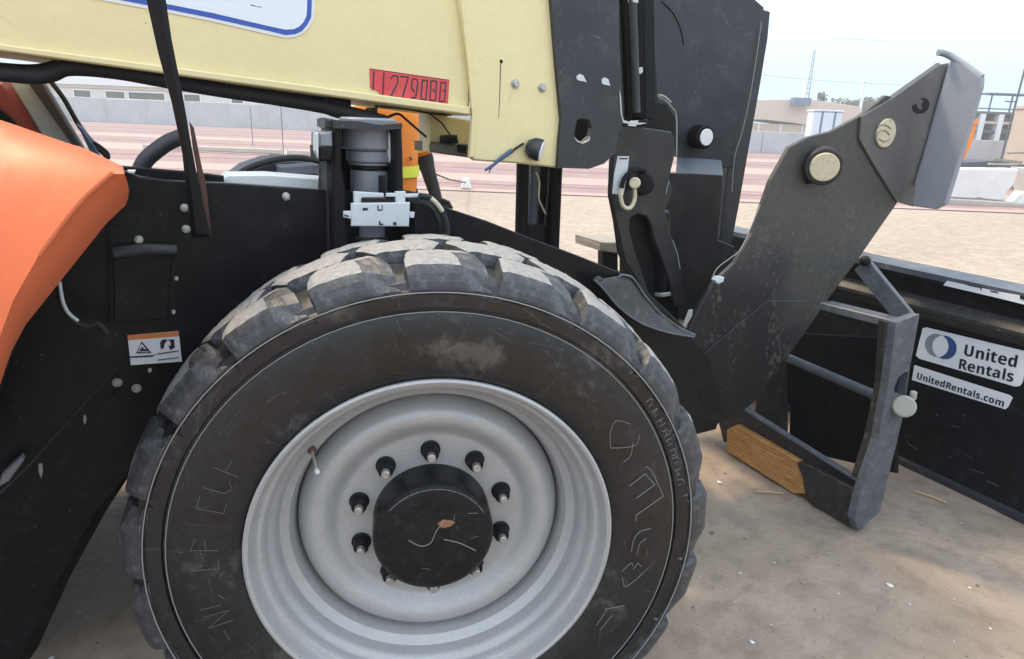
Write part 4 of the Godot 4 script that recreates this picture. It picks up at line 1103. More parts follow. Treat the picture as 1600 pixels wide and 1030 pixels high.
func head_parts(t: Node3D) -> void:
	# gooseneck plate with its six-sided hole, built as outline with a slit to the hole
	var g := V([0.715, 2.059, 0.744, 1.861, 0.772, 1.689, 0.808, 1.49, 0.804, 1.411, 0.804, 1.33, 0.838, 1.329, 0.932, 1.327, 0.996, 1.346, 1.042, 1.387, 1.047, 1.45, 1.067, 1.499, 1.02, 1.769, 0.981, 2.097])
	var hole := V([0.868, 1.492, 0.893, 1.501, 0.92, 1.496, 0.933, 1.468, 0.928, 1.44, 0.903, 1.42, 0.878, 1.423, 0.861, 1.445])
	part("gooseneck_plate", with_hole(g, hole, -.985, -.96), M.grey_paint, t)
	part("gooseneck_back", ext(mb(), V([0.91, 2.136, 0.963, 1.581, 0.992, 1.369, 1.204, 1.372, 1.282, 1.524, 1.21, 2.178]), "z", -1.3, -1.2, .004), M.black_plain, t)
	part("hole_rim", ext(mb(), V([0.86, 1.436, 0.877, 1.424, 0.896, 1.418, 0.919, 1.429, 0.927, 1.438, 0.925, 1.425, 0.899, 1.413, 0.875, 1.419]), "z", -.961, -.957, .001), M.wear_white, t)
	for q in [V([0.856, 1.636, 0.868, 1.644, 0.884, 1.639, 0.89, 1.629, 0.899, 1.618, 0.883, 1.621, 0.865, 1.622, 0.857, 1.627]), V([0.958, 1.632, 0.971, 1.639, 0.987, 1.633, 0.991, 1.623, 0.997, 1.613, 0.981, 1.614, 0.962, 1.617])]:
		part("paint_scar", ext(mb(), q, "z", -.961, -.9585, .0004), M.pale_grey, t)
	part("edge_scar", ext(mb(), V([1.036, 1.602, 1.044, 1.581, 1.056, 1.516, 1.066, 1.499, 1.095, 1.494, 1.138, 1.493, 1.172, 1.494, 1.138, 1.486, 1.096, 1.487, 1.064, 1.49, 1.05, 1.521]), "z", -.97, -.957, .001), M.wear_white, t)
	# tilt cylinder barrel between the plates
	var a := Vector3(1.11, 2.156, -1.06); var b := Vector3(1.215, 1.508, -1.06)
	part("tilt_barrel", cyl(mb(), b, a, .058, 32, .012), M.black_paint, t)
	part("barrel_pipe", tube(mb(), [Vector3(1.049, 2.093, -0.985), Vector3(1.1, 1.778, -0.985), Vector3(1.139, 1.529, -0.985)], .014, 12), M.grey_paint, t)
	part("barrel_rib", ext(mb(), V([1.105, 2.123, 1.155, 2.13, 1.245, 1.528, 1.221, 1.504, 1.191, 1.508]), "z", -1.1, -1.0, .006), M.black_paint, t)
	part("paint_scar", ext(mb(), V([1.126, 1.68, 1.148, 1.686, 1.152, 1.671, 1.142, 1.661, 1.13, 1.667]), "z", -1.01, -.985, .001), M.wear_white, t)
	part("paint_scar", ext(mb(), V([1.067, 1.9, 1.092, 1.899, 1.093, 1.889, 1.074, 1.889]), "z", -1.0, -.968, .001), M.wear_white, t)
	# broad plate on the far side of the gooseneck
	part("far_plate", ext(mb(), V([1.463, 2.194, 1.845, 2.169, 2.15, 2.039, 2.138, 1.848, 2.115, 1.644, 2.093, 1.42, 2.097, 1.306, 2.013, 1.305, 1.736, 1.35, 1.578, 1.589]), "z", -1.47, -1.44, .004), M.grey_paint, t)
	part("far_plate_return", ext(mb(), V([2.069, 2.051, 2.224, 2.031, 2.232, 1.913, 2.223, 1.68, 2.205, 1.375, 2.192, 1.12, 2.176, 0.916, 2.087, 0.92, 2.081, 1.305]), "z", -1.55, -1.47, .005), M.grey_paint, t)
	part("seam_scar", tube(mb(), spline([Vector3(2.134, 1.974, -1.43), Vector3(2.132, 1.818, -1.43), Vector3(2.124, 1.644, -1.43), Vector3(2.105, 1.481, -1.43), Vector3(2.077, 1.356, -1.43), Vector3(2.09, 1.189, -1.43)], 4), .002, 5), M.dirty_grey, t)
	part("scrape_line", tube(mb(), spline([Vector3(1.552, 2.002, -1.438), Vector3(1.62, 1.963, -1.438), Vector3(1.671, 1.903, -1.438), Vector3(1.698, 1.84, -1.438)], 4), .003, 5), M.sticker_ink, t)
	part("far_ledge", grid(mb(), [[Vector3(1.727, 1.351, -1.44), Vector3(1.852, 1.347, -1.44), Vector3(2.002, 1.342, -1.44)], [Vector3(1.663, 1.286, -1.36), Vector3(1.792, 1.281, -1.36), Vector3(1.951, 1.275, -1.36)]], 1.0), M.ledge_paint, t)
	part("far_shield", ext(mb(), V([1.589, 1.286, 1.95, 1.278, 1.962, 1.136, 1.971, 0.964, 2.086, 0.927, 2.124, 0.811, 1.998, 0.619, 1.926, 0.403, 1.746, 0.508, 1.655, 0.775]), "z", -1.42, -1.36, .004), M.arm_paint, t)
	var pc := Vector3(1.827, 1.447, -1.42)
	part("far_pin_collar", cyl(mb(), pc + Vector3(0, 0, -.03), pc + Vector3(0, 0, .05), .054, 28, .006), M.black_plain, t)
	part("far_pin", cyl(mb(), pc + Vector3(0, 0, .049), pc + Vector3(0, 0, .056), .038, 28, .002), M.white_paint, t)
	# tilt link with arched slot
	var lk := V([1.098, 1.483, 1.208, 1.48, 1.364, 1.466, 1.394, 1.383, 1.376, 1.283, 1.402, 1.233, 1.373, 1.156, 1.431, 1.022, 1.498, 0.882, 1.524, 0.75, 1.475, 0.749, 1.432, 0.859, 1.371, 0.972, 1.325, 1.048, 1.309, 1.101, 1.279, 1.137, 1.237, 1.146, 1.204, 1.132, 1.202, 1.093, 1.237, 1.004, 1.286, 0.909, 1.334, 0.81, 1.311, 0.807, 1.249, 0.892, 1.195, 0.954, 1.147, 1.085, 1.101, 1.22, 1.095, 1.336])
	part("tilt_link", ext(mb(), lk, "z", -1.08, -1.05, .005), M.arm_paint, t)
	part("link_rod", cyl(mb(), Vector3(1.446, 0.801, -1.1), Vector3(1.381, 1.149, -1.1), .041, 24, .006), M.black_paint, t)
	part("rod_ring", cyl(mb(), Vector3(1.447, 0.793, -1.1), Vector3(1.444, 0.81, -1.1), .044, 24, .002), M.bolt_zinc, t)
	part("rod_tail", ext(mb(), V([1.446, 0.801, 1.51, 0.791, 1.544, 0.65, 1.476, 0.677]), "z", -1.14, -1.1, .004), M.grey_paint, t)
	part("link_back", ext(mb(), V([1.186, 1.229, 1.371, 1.228, 1.432, 1.014, 1.537, 0.754, 1.558, 0.649, 1.478, 0.656, 1.342, 0.812, 1.255, 0.968]), "z", -1.2, -1.1, .004), M.black_plain, t)
	part("link_label", ext(mb(), V([1.114, 1.369, 1.167, 1.37, 1.166, 1.296, 1.156, 1.222, 1.104, 1.228, 1.105, 1.307]), "z", -1.051, -1.047, .0005), M.pale_grey, t)
	part("label_bar", ext(mb(), V([1.122, 1.363, 1.161, 1.363, 1.161, 1.358, 1.123, 1.358]), "z", -1.0475, -1.046, .0), M.sticker_ink, t)
	part("hook_ring", tube(mb(), spline([Vector3(1.131, 1.251, -1.03), Vector3(1.14, 1.285, -1.03), Vector3(1.164, 1.309, -1.03), Vector3(1.199, 1.319, -1.03), Vector3(1.236, 1.317, -1.03)], 6), .009, 10), M.black_plain, t)
	part("safety_hook", tube(mb(), spline([Vector3(1.183, 1.262, -1.02), Vector3(1.191, 1.218, -1.02), Vector3(1.182, 1.186, -1.02), Vector3(1.162, 1.174, -1.02), Vector3(1.137, 1.187, -1.02), Vector3(1.124, 1.221, -1.02), Vector3(1.127, 1.25, -1.02)], 6), .0085, 10), M.pin_zinc, t)
	part("hook_knob", cyl(mb(), Vector3(1.2, 1.27, -1.04), Vector3(1.17, 1.273, -1), .022, 24, .004), M.pin_zinc, t)
	part("link_boss", cyl(mb(), Vector3(1.252, 1.265, -1.06), Vector3(1.229, 1.268, -1.03), .045, 28, .008), M.black_plain, t)
	for q in [[[Vector3(1.359, 1.226, -1.04), Vector3(1.361, 1.259, -1.04), Vector3(1.368, 1.277, -1.04)], .003], [[Vector3(1.417, 1.038, -1.04), Vector3(1.448, 0.983, -1.04), Vector3(1.475, 0.913, -1.04)], .003], [[Vector3(1.066, 1.236, -1.04), Vector3(1.123, 1.075, -1.04), Vector3(1.181, 0.957, -1.04)], .0]]:
		if q[1] > 0.0: part("edge_scar", tube(mb(), q[0], .0018, 5), M.dirty_grey, t)
	part("weld_edge", tube(mb(), spline([Vector3(1.252, 1.593, -1.02), Vector3(1.294, 1.577, -1.02), Vector3(1.327, 1.555, -1.02), Vector3(1.354, 1.519, -1.02), Vector3(1.375, 1.37, -1.02)], 5), .0026, 6), M.dirty_grey, t)
	part("weld_edge", tube(mb(), spline([Vector3(1.24, 1.594, -1), Vector3(1.264, 1.593, -1), Vector3(1.289, 1.581, -1), Vector3(1.303, 1.572, -1)], 4), .0045, 6), M.dirty_grey, t)
	part("head_void", ext(mb(), V([1.347, 1.581, 1.413, 1.574, 1.466, 1.522, 1.475, 1.456, 1.291, 1.466, 1.306, 1.501]), "z", -1.2, -1.16, .003), M.dark_void, t)
	# twin hydraulic tubes hanging under the boom head
	var px := V([0.807, 1.306, 0.867, 1.307, 0.943, 1.307, 1.027, 1.308])
	for q in [[818, .021, "black_plain"], [868, .024, "black_plain"]]:
		pass
	part("lift_ram", cyl(mb(), Vector3(0.875, 0.94, -1.35), Vector3(0.865, 1.334, -1.35), .026, 20), M.black_plain, t)
	part("lift_ram", cyl(mb(), Vector3(1.028, 0.933, -1.35), Vector3(1.02, 1.336, -1.35), .028, 20), M.black_plain, t)
	part("ram_rod", cyl(mb(), Vector3(0.937, 0.931, -1.38), Vector3(0.937, 1.333, -1.38), .024, 20), M.worn_steel, t)
	part("ram_back", ext(mb(), V([0.886, 1.33, 1.089, 1.332, 1.092, 0.916, 0.893, 0.926]), "z", -1.45, -1.42, .003), M.black_plain, t)
	part("ram_boss", ext(mb(), V([0.888, 1.072, 0.973, 1.075, 0.981, 0.939, 0.889, 0.943]), "z", -1.38, -1.33, .006), M.black_plain, t)
	part("ram_pipe", tube(mb(), spline([Vector3(0.913, 1.286, -1.32), Vector3(0.93, 1.247, -1.32), Vector3(0.931, 1.183, -1.32), Vector3(0.951, 1.143, -1.32), Vector3(0.968, 1.117, -1.32)], 5), .004, 6), M.pin_zinc, t)
	part("ram_pipe", tube(mb(), spline([Vector3(0.969, 1.299, -1.32), Vector3(0.972, 1.208, -1.32), Vector3(0.967, 1.13, -1.32), Vector3(0.965, 1.071, -1.32)], 5), .004, 6), M.grey_paint, t)


func with_hole(outer: PackedVector2Array, hole: PackedVector2Array, a: float, b: float) -> SurfaceTool:
	if Geometry2D.is_polygon_clockwise(outer): outer.reverse()
	if not Geometry2D.is_polygon_clockwise(hole): hole.reverse()
	var best := [0, 0, 1e9]
	for i in outer.size():
		for j in hole.size():
			var d := outer[i].distance_to(hole[j])
			if d < best[2]: best = [i, j, d]
	var r := PackedVector2Array()
	var i0: int = best[0]; var j0: int = best[1]
	for k in outer.size(): r.append(outer[(i0 + k) % outer.size()])
	var gap: Vector2 = (outer[(i0 + outer.size() - 1) % outer.size()] - outer[i0]).normalized() * .0006
	r.append(outer[i0] + gap)
	for k in hole.size(): r.append(hole[(j0 + k) % hole.size()] + (gap if k == 0 else Vector2.ZERO))
	r.append(hole[j0])
	return ext(mb(), PackedVector2Array(r), "z", a, b, .0)


func coupler_parts(t: Node3D) -> void:
	var arm := V([2.631, 1.798, 2.358, 1.644, 2.316, 1.647, 2.18, 1.559, 2.023, 1.493, 1.895, 1.467, 1.797, 1.425, 1.722, 1.296, 1.663, 1.086, 1.588, 0.967, 1.498, 0.899, 1.433, 0.803, 1.384, 0.69, 1.375, 0.476, 1.463, 0.289, 1.569, 0.246, 1.752, 0.301, 1.886, 0.404, 2.001, 0.536, 2.17, 0.753, 2.348, 0.961, 2.53, 1.193, 2.582, 1.352])
	part("coupler_arm", ext(mb(), arm, "z", -.872, -.85, .003), M.arm_grime_shade, t)
	part("coupler_arm", ext(mb(), V([3.3, 1.672, 2.836, 1.434, 2.626, 1.363, 2.507, 1.076, 2.365, 0.697, 2.146, 0.352, 2.209, -0.039, 2.638, 0.057, 3.01, 0.536, 3.375, 1.059]), "z", -1.55, -1.5, .006), M.arm_paint, t)
	part("arm_crossbar", cyl(mb(), Vector3(1.722, 0.529, -0.9) + Vector3(0, 0, -.62), Vector3(1.701, 0.538, -0.88), .07, 24), M.black_dusty, t)
	part("lower_gusset", ext(mb(), V([1.452, 0.581, 1.796, 0.798, 2.038, 0.778, 1.989, 0.54, 1.847, 0.352, 1.744, 0.291, 1.56, 0.246, 1.456, 0.323]), "z", -.85, -.843, .002), M.arm_grime_shade, t)
	var up := V([2.677, 1.8, 2.61, 1.788, 2.349, 1.641, 2.171, 1.557, 2.185, 1.465, 2.299, 1.367, 2.508, 1.203, 2.638, 1.178, 2.623, 1.279, 2.66, 1.622])
	var hole3 := V([2.477, 1.613, 2.504, 1.622, 2.524, 1.602, 2.555, 1.601, 2.539, 1.621, 2.552, 1.635, 2.527, 1.645, 2.561, 1.649, 2.593, 1.632, 2.594, 1.605, 2.569, 1.586, 2.522, 1.581, 2.487, 1.595])
	part("lug_plate", ext(mb(), up, "z", -.85, -.838, .003), M.arm_plate, t)
	part("lug_cutout", ext(mb(), hole3, "z", -.839, -.8372, .0), M.dark_void, t)
	# cross flange with the turned-over hook along its top
	var fl := V([-0.773, 1.784, -0.768, 1.819, -0.629, 1.725, -0.623, 1.688, -0.64, 1.438, -0.66, 1.214, -0.699, 1.185, -0.802, 1.186, -0.813, 1.276, -0.797, 1.444, -0.785, 1.618])
	part("cross_flange", ext(mb(), fl, "x", 2.57, 2.6, .004), M.flange_paint, t)
	part("flange_hook", tube(mb(), spline([Vector3(2.53, 1.828, -0.804), Vector3(2.55, 1.827, -0.795), Vector3(2.575, 1.815, -0.775), Vector3(2.585, 1.772, -0.707), Vector3(2.585, 1.726, -0.635)], 5), .014, 8), M.flange_paint, t)
	part("flange_weld", tube(mb(), [Vector3(2.666, 1.783, -0.832), Vector3(2.648, 1.621, -0.832), Vector3(2.628, 1.443, -0.832), Vector3(2.604, 1.274, -0.832)], .007, 6), M.flange_paint, t)
	# pins
	var p1 := Vector3(1.925, 1.355, -0.84)
	part("pin_collar_shade", cyl(mb(), p1 + Vector3(.05, .008, 0), p1 + Vector3(.002, .0, .06), .074, 32, .006), M.black_dusty, t)  # collar set off to the right, its dark side standing for the pin shadow
	part("pin_end", cyl(mb(), p1 + Vector3(.004, .0003, .0575), p1 + Vector3(-.006, -.0013, .07), .056, 32, .003), M.pin_zinc, t)
	part("pin_clip", ball(mb(), Vector3(1.973, 1.331, -0.8), .016, 12), M.pin_zinc, t)
	part("pin_clip", ball(mb(), Vector3(2.003, 1.315, -0.8), .011, 12), M.pin_zinc, t)
	part("pin_shadow_plate", ext(mb(), V([1.941, 1.424, 2.019, 1.411, 2.05, 1.349, 2.084, 1.308, 2.032, 1.3, 1.981, 1.292, 1.908, 1.282]), "z", -.845, -.828, .003), M.black_plain, t)  # dark plate added where the shadow of the pin falls on the arm
	var p2 := Vector3(2.333, 1.495, -0.838)
	part("pin_end", cyl(mb(), p2, p2 + Vector3(0, 0, .012), .06, 32, .003), M.pin_zinc, t)
	for q in [[Vector3(2.266, 1.517, -0.824), Vector3(2.287, 1.528, -0.824), Vector3(2.32, 1.526, -0.824), Vector3(2.349, 1.514, -0.824)], [Vector3(2.271, 1.483, -0.824), Vector3(2.282, 1.502, -0.824), Vector3(2.318, 1.505, -0.824), Vector3(2.349, 1.488, -0.824)], [Vector3(2.287, 1.471, -0.824), Vector3(2.323, 1.461, -0.824), Vector3(2.358, 1.472, -0.824)]]:
		part("pin_stamp", tube(mb(), spline(q, 4), .0026, 5), M.grey_wood, t)
	part("hook_stub", ext(mb(), V([1.473, 0.91, 1.488, 0.925, 1.519, 0.92, 1.518, 0.902, 1.499, 0.896, 1.486, 0.896]), "z", -.85, -.825, .002), M.pale_grey, t)
	part("edge_wire", tube(mb(), spline([Vector3(1.674, 1.202, -0.842), Vector3(1.609, 1.037, -0.842), Vector3(1.567, 1.001, -0.842), Vector3(1.494, 0.958, -0.842), Vector3(1.468, 0.913, -0.842)], 4), .002, 5), M.dirty_grey, t)
	part("edge_chip", ext(mb(), V([1.351, 0.734, 1.372, 0.793, 1.391, 0.793, 1.392, 0.767, 1.368, 0.73, 1.345, 0.705]), "z", -.85, -.84, .003), M.dirty_grey, t)
	var sr := RandomNumberGenerator.new(); sr.seed = 77
	var ss := mb()
	for k in 90:
		var u := Vector2(sr.randf(), sr.randf())
		var q := Vector3(lerpf(1.52, 1.98, u.x), 0, -.8485)
		q.y = lerpf(.42, 1.0, u.y) + (q.x - 1.7) * .7
		if q.x > 1.86 and q.y < .8: continue
		var d := Vector3(sr.randf_range(-.02, .02), sr.randf_range(-.035, .02), 0) * sr.randf_range(.3, 1.2)
		tube(ss, [q, q + d * .5 + Vector3(.001, .001, 0), q + d], sr.randf_range(.0004, .0011), 4, .0003)
	part("arm_scratches", ss, M.scuff_grey, t, "stuff")
	# lower carriage: a leg with slot, rails, lock rod and brace
	var leg := V([1.796, 0.859, 1.919, 0.88, 1.925, 0.786, 1.933, 0.663, 1.948, 0.559, 1.956, 0.454, 1.953, 0.335, 1.946, 0.073, 1.834, 0.018, 1.796, 0.076, 1.799, 0.197, 1.838, 0.397, 1.826, 0.628])
	var sl := V([1.877, 0.645, 1.904, 0.661, 1.929, 0.663, 1.939, 0.566, 1.872, 0.581, 1.866, 0.612])
	part("carriage_leg", with_hole(leg, sl, -.3, -.27), M.worn_steel, t)
	part("leg_flange", ext(mb(), V([1.784, 0.856, 1.85, 0.845, 1.881, 0.609, 1.894, 0.372, 1.86, 0.211, 1.812, 0.227, 1.839, 0.409, 1.836, 0.615]), "z", -.33, -.3, .003), M.black_dusty, t)
	part("top_rail", bar(mb(), Vector3(1.87, 0.829, -0.615), Vector3(1.87, 0.84, -0.313), .075, .03), M.worn_steel, t)
	part("rail_web", bar(mb(), Vector3(1.9, 0.798, -0.633), Vector3(1.9, 0.811, -0.343), .012, .05), M.black_dusty, t)
	part("bottom_rail", ext(mb(), V([-1.108, 0.114, -0.95, 0.249, -0.33, 0.191, -0.321, 0.145, -0.304, -0.014, -0.451, -0.016, -0.623, 0.012, -0.851, 0.04, -1.057, 0.026]), "x", 1.88, 1.9, .003), M.black_dusty, t)
	part("rail_skirt", ext(mb(), V([-0.601, 0.148, -0.538, 0.165, -0.295, 0.168, -0.279, 0.011, -0.424, 0.01, -0.492, 0.004, -0.535, 0.037, -0.561, 0.099]), "x", 1.84, 1.879, .004), M.black_dusty, t)
	part("rail_lip", bar(mb(), Vector3(1.875, 0.246, -0.953), Vector3(1.875, 0.193, -0.327), .03, .012), M.worn_steel, t)
	part("far_leg", ext(mb(), V([1.952, 0.396, 2.111, 0.465, 2.21, 0.014, 2.074, -0.002, 1.983, 0.157]), "z", -.98, -.95, .004), M.black_dusty, t)
	part("back_plate", ext(mb(), V([-0.978, 0.579, -0.482, 0.698, -0.362, 0.151, -0.896, 0.016]), "x", 2.15, 2.17, .003), M.black_paint, t)
	part("lock_rod", cyl(mb(), Vector3(2.02, 0.502, -0.89), Vector3(2.02, 0.487, -0.313), .02, 20), M.worn_steel, t)
	var nut := part("lock_nut", cyl(mb(), Vector3(1.978, 0.511, -0.29), Vector3(1.886, 0.547, -0.235) + Vector3(.006, -.004, 0), .04, 20, .006), M.dirty_grey, t)
	part("nut_bolt", cyl(mb(), Vector3(1.957, 0.556, -0.25), Vector3(1.954, 0.587, -0.25), .012, 12), M.dirty_grey, nut).position = Vector3.ZERO
	part("leg_brace", bar(mb(), Vector3(1.88, 1.017, -0.501), Vector3(1.92, 0.853, -0.318), .07, .02, Vector3(1, 0, 0)), M.worn_steel, t)
	part("brace_bolt", ball(mb(), Vector3(1.86, 1.035, -0.476), .02, 12), M.black_plain, t)


func wheel(t: Node3D) -> void:
	var w := Node3D.new()
	w.name = "front_wheel"
	t.add_child(w, true)
	w.transform = Transform3D(Basis(Vector3.UP, deg_to_rad(-16.3)), Vector3(0, .61, 0))
	base_of[w] = Vector3.ZERO
	# carcass: bead outwards to the tread base and down the far side
	var prof := V([.374, -.03, .379, -.012, .388, -.004, .41, .003, .44, .009, .475, .013, .505, .012, .5195, .008, .522, .0025, .527, .0025, .5295, .008, .545, .011, .5555, .011, .5585, .0155, .563, .0155, .566, .009, .577, .002, .586, -.014, .592, -.05, .594, -.17, .592, -.29, .583, -.325, .57, -.345, .5, -.355, .42, -.345, .38, -.32])
	var vs := 0.0
	for i in prof.size() - 1: vs += prof[i].distance_to(prof[i + 1])
	var rv := PackedVector2Array(prof)
	rv.reverse()
	part("tyre", lathe(mb(), rv, 144, Vector3.ZERO, Vector3(0, 0, 1), .45, vs), M.sidewall_rubber, w)
	# tread blocks in three rows; the outer rows fold over the shoulder
	var n := 21
	var pitch := TAU / n
	var r := RandomNumberGenerator.new(); r.seed = 5
	var shoulder := [tread_block(0, 1.0, 1), tread_block(0, .97, 2), tread_block(0, 1.02, 3)]
	var centre := [tread_block(1, 1.0, 4), tread_block(1, .98, 5)]
	var far := [tread_block(2, 1.0, 6)]
	for i in n:
		for row in 3:
			var set_: Array = [shoulder, centre, far][row]
			var b := MeshInstance3D.new()
			b.mesh = set_[r.randi() % set_.size()]
			b.name = "tread_block"
			b.rotation.z = -(i + (.5 if row == 1 else 0.0) + .12) * pitch
			w.add_child(b, true)
	# rim, drawn from the lock ring inwards
	var rim := V([.372, -.034, .379, -.014, .3835, -.004, .383, .002, .3785, .004, .373, .001, .369, -.008, .366, -.022, .361, -.03, .354, -.033, .349, -.04, .3465, -.052, .343, -.06, .336, -.066, .331, -.078, .326, -.096, .318, -.104, .309, -.111, .302, -.128, .298, -.15, .296, -.19])
	var rr := PackedVector2Array(rim)
	part("rim", lathe(mb(), flip_profile(rr), 128, Vector3.ZERO, Vector3(0, 0, 1), .5), M.rim_paint, w)
	var disc := V([.295, -.19, .2945, -.15, .291, -.139, .284, -.124, .274, -.112, .262, -.105, .25, -.104, .238, -.108, .226, -.117, .215, -.127, .207, -.1325, .2, -.1335, .13, -.1335, .1, -.1335])
	part("wheel_disc", lathe(mb(), flip_profile(disc), 128, Vector3.ZERO, Vector3(0, 0, 1), .5), M.rim_paint, w)
	var hub := V([.0, -.037, .09, -.037, .112, -.038, .121, -.0405, .127, -.046, .1302, -.054, .131, -.066, .131, -.135])
	part("hub_cap", lathe(mb(), hub, 72, Vector3.ZERO, Vector3(0, 0, 1), .5), M.hub_black, w)
	var hs := mb()
	for q in [[-.072, .066, .022, .01, .3], [.035, -.083, .03, .012, 1.4], [-.02, -.062, .028, .006, .9]]:
		pass
	part("rust_patch", ext(mb(), V([.006, .04, .018, .049, .036, .046, .044, .04, .034, .031, .016, .028]), "z", -.038, -.0366, .0004), M.rust_patch, w)
	var scr := RandomNumberGenerator.new(); scr.seed = 33
	for k in 5:
		var a := Vector2(scr.randf_range(-.085, .085), scr.randf_range(-.09, .075))
		var d := Vector2.RIGHT.rotated(scr.randf_range(-.6, .5) if k % 3 else scr.randf_range(1.0, 1.9)) * scr.randf_range(.006, .03)
		tube(hs, spline([Vector3(a.x, a.y, -.0368), Vector3(a.x + d.x * .5, a.y + d.y * .5 + .001, -.0367), Vector3(a.x + d.x, a.y + d.y, -.0368)], 3), scr.randf_range(.0002, .0005), 4)
	tube(hs, spline([Vector3(-.055, .004, -.0368), Vector3(-.03, -.012, -.0367), Vector3(-.008, -.006, -.0367), Vector3(.004, .022, -.0367), Vector3(.02, .046, -.0368)], 5), .0008, 4)
	tube(hs, spline([Vector3(.02, .0, -.0368), Vector3(.055, -.012, -.0367), Vector3(.09, -.034, -.0368)], 5), .0008, 4)
	for k in 9:
		var a0 := .5 + k * .22
		tube(hs, spline([Vector3(cos(a0) * .1205, sin(a0) * .1205, -.0402), Vector3(cos(a0 + .1) * .1205, sin(a0 + .1) * .1205, -.0402), Vector3(cos(a0 + .2) * .1205, sin(a0 + .2) * .1205, -.0402)], 3), .0005, 4)
	part("hub_scratches", hs, M.scuff_grey, w, "stuff")
	# ten nuts with bare stud ends
	for k in 10:
		var a := PI / 2 + (k + .03) * TAU / 10
		var c := Vector3(cos(a) * .167, sin(a) * .167, -.1335)
		var st := mb()
		lathe(st, V([.0, .031, .0135, .031, .0165, .028, .0175, .02, .0185, .006, .022, .004, .022, .0]), 24, c, Vector3(0, 0, 1), .5)
		var nut := part("lug_nut", st, M.black_plain, w)
		var sd := mb()
		cyl(sd, Vector3(0, 0, .02) + c, Vector3(0, 0, .047) + c, .0095, 16, .002)
		part("stud", sd, M.bright_steel, nut)
	# valve stem in the well of the rim
	var va := PI * .79
	var v0 := Vector3(cos(va) * .318, sin(va) * .318, -.1)
	var v1 := Vector3(cos(va) * .3, sin(va) * .292, -.045)
	var vst := part("valve_stem", tube(mb(), [v0, v1], .0028, 8), M.dirty_grey, w)
	part("valve_cap", cyl(mb(), v1, v1 + (v1 - v0).normalized() * .012, .005, 10), M.pale_grey, vst)
	part("valve_seat", ball(mb(), v0, .01, 12, .6, Vector3(0, 0, 1)), M.rust_brown, w)
	sidewall_marks(w)


func flip_profile(p: PackedVector2Array) -> PackedVector2Array:
	# profiles that run inwards face the viewer as they stand
	var r := PackedVector2Array(p)
	r.reverse()
	return r


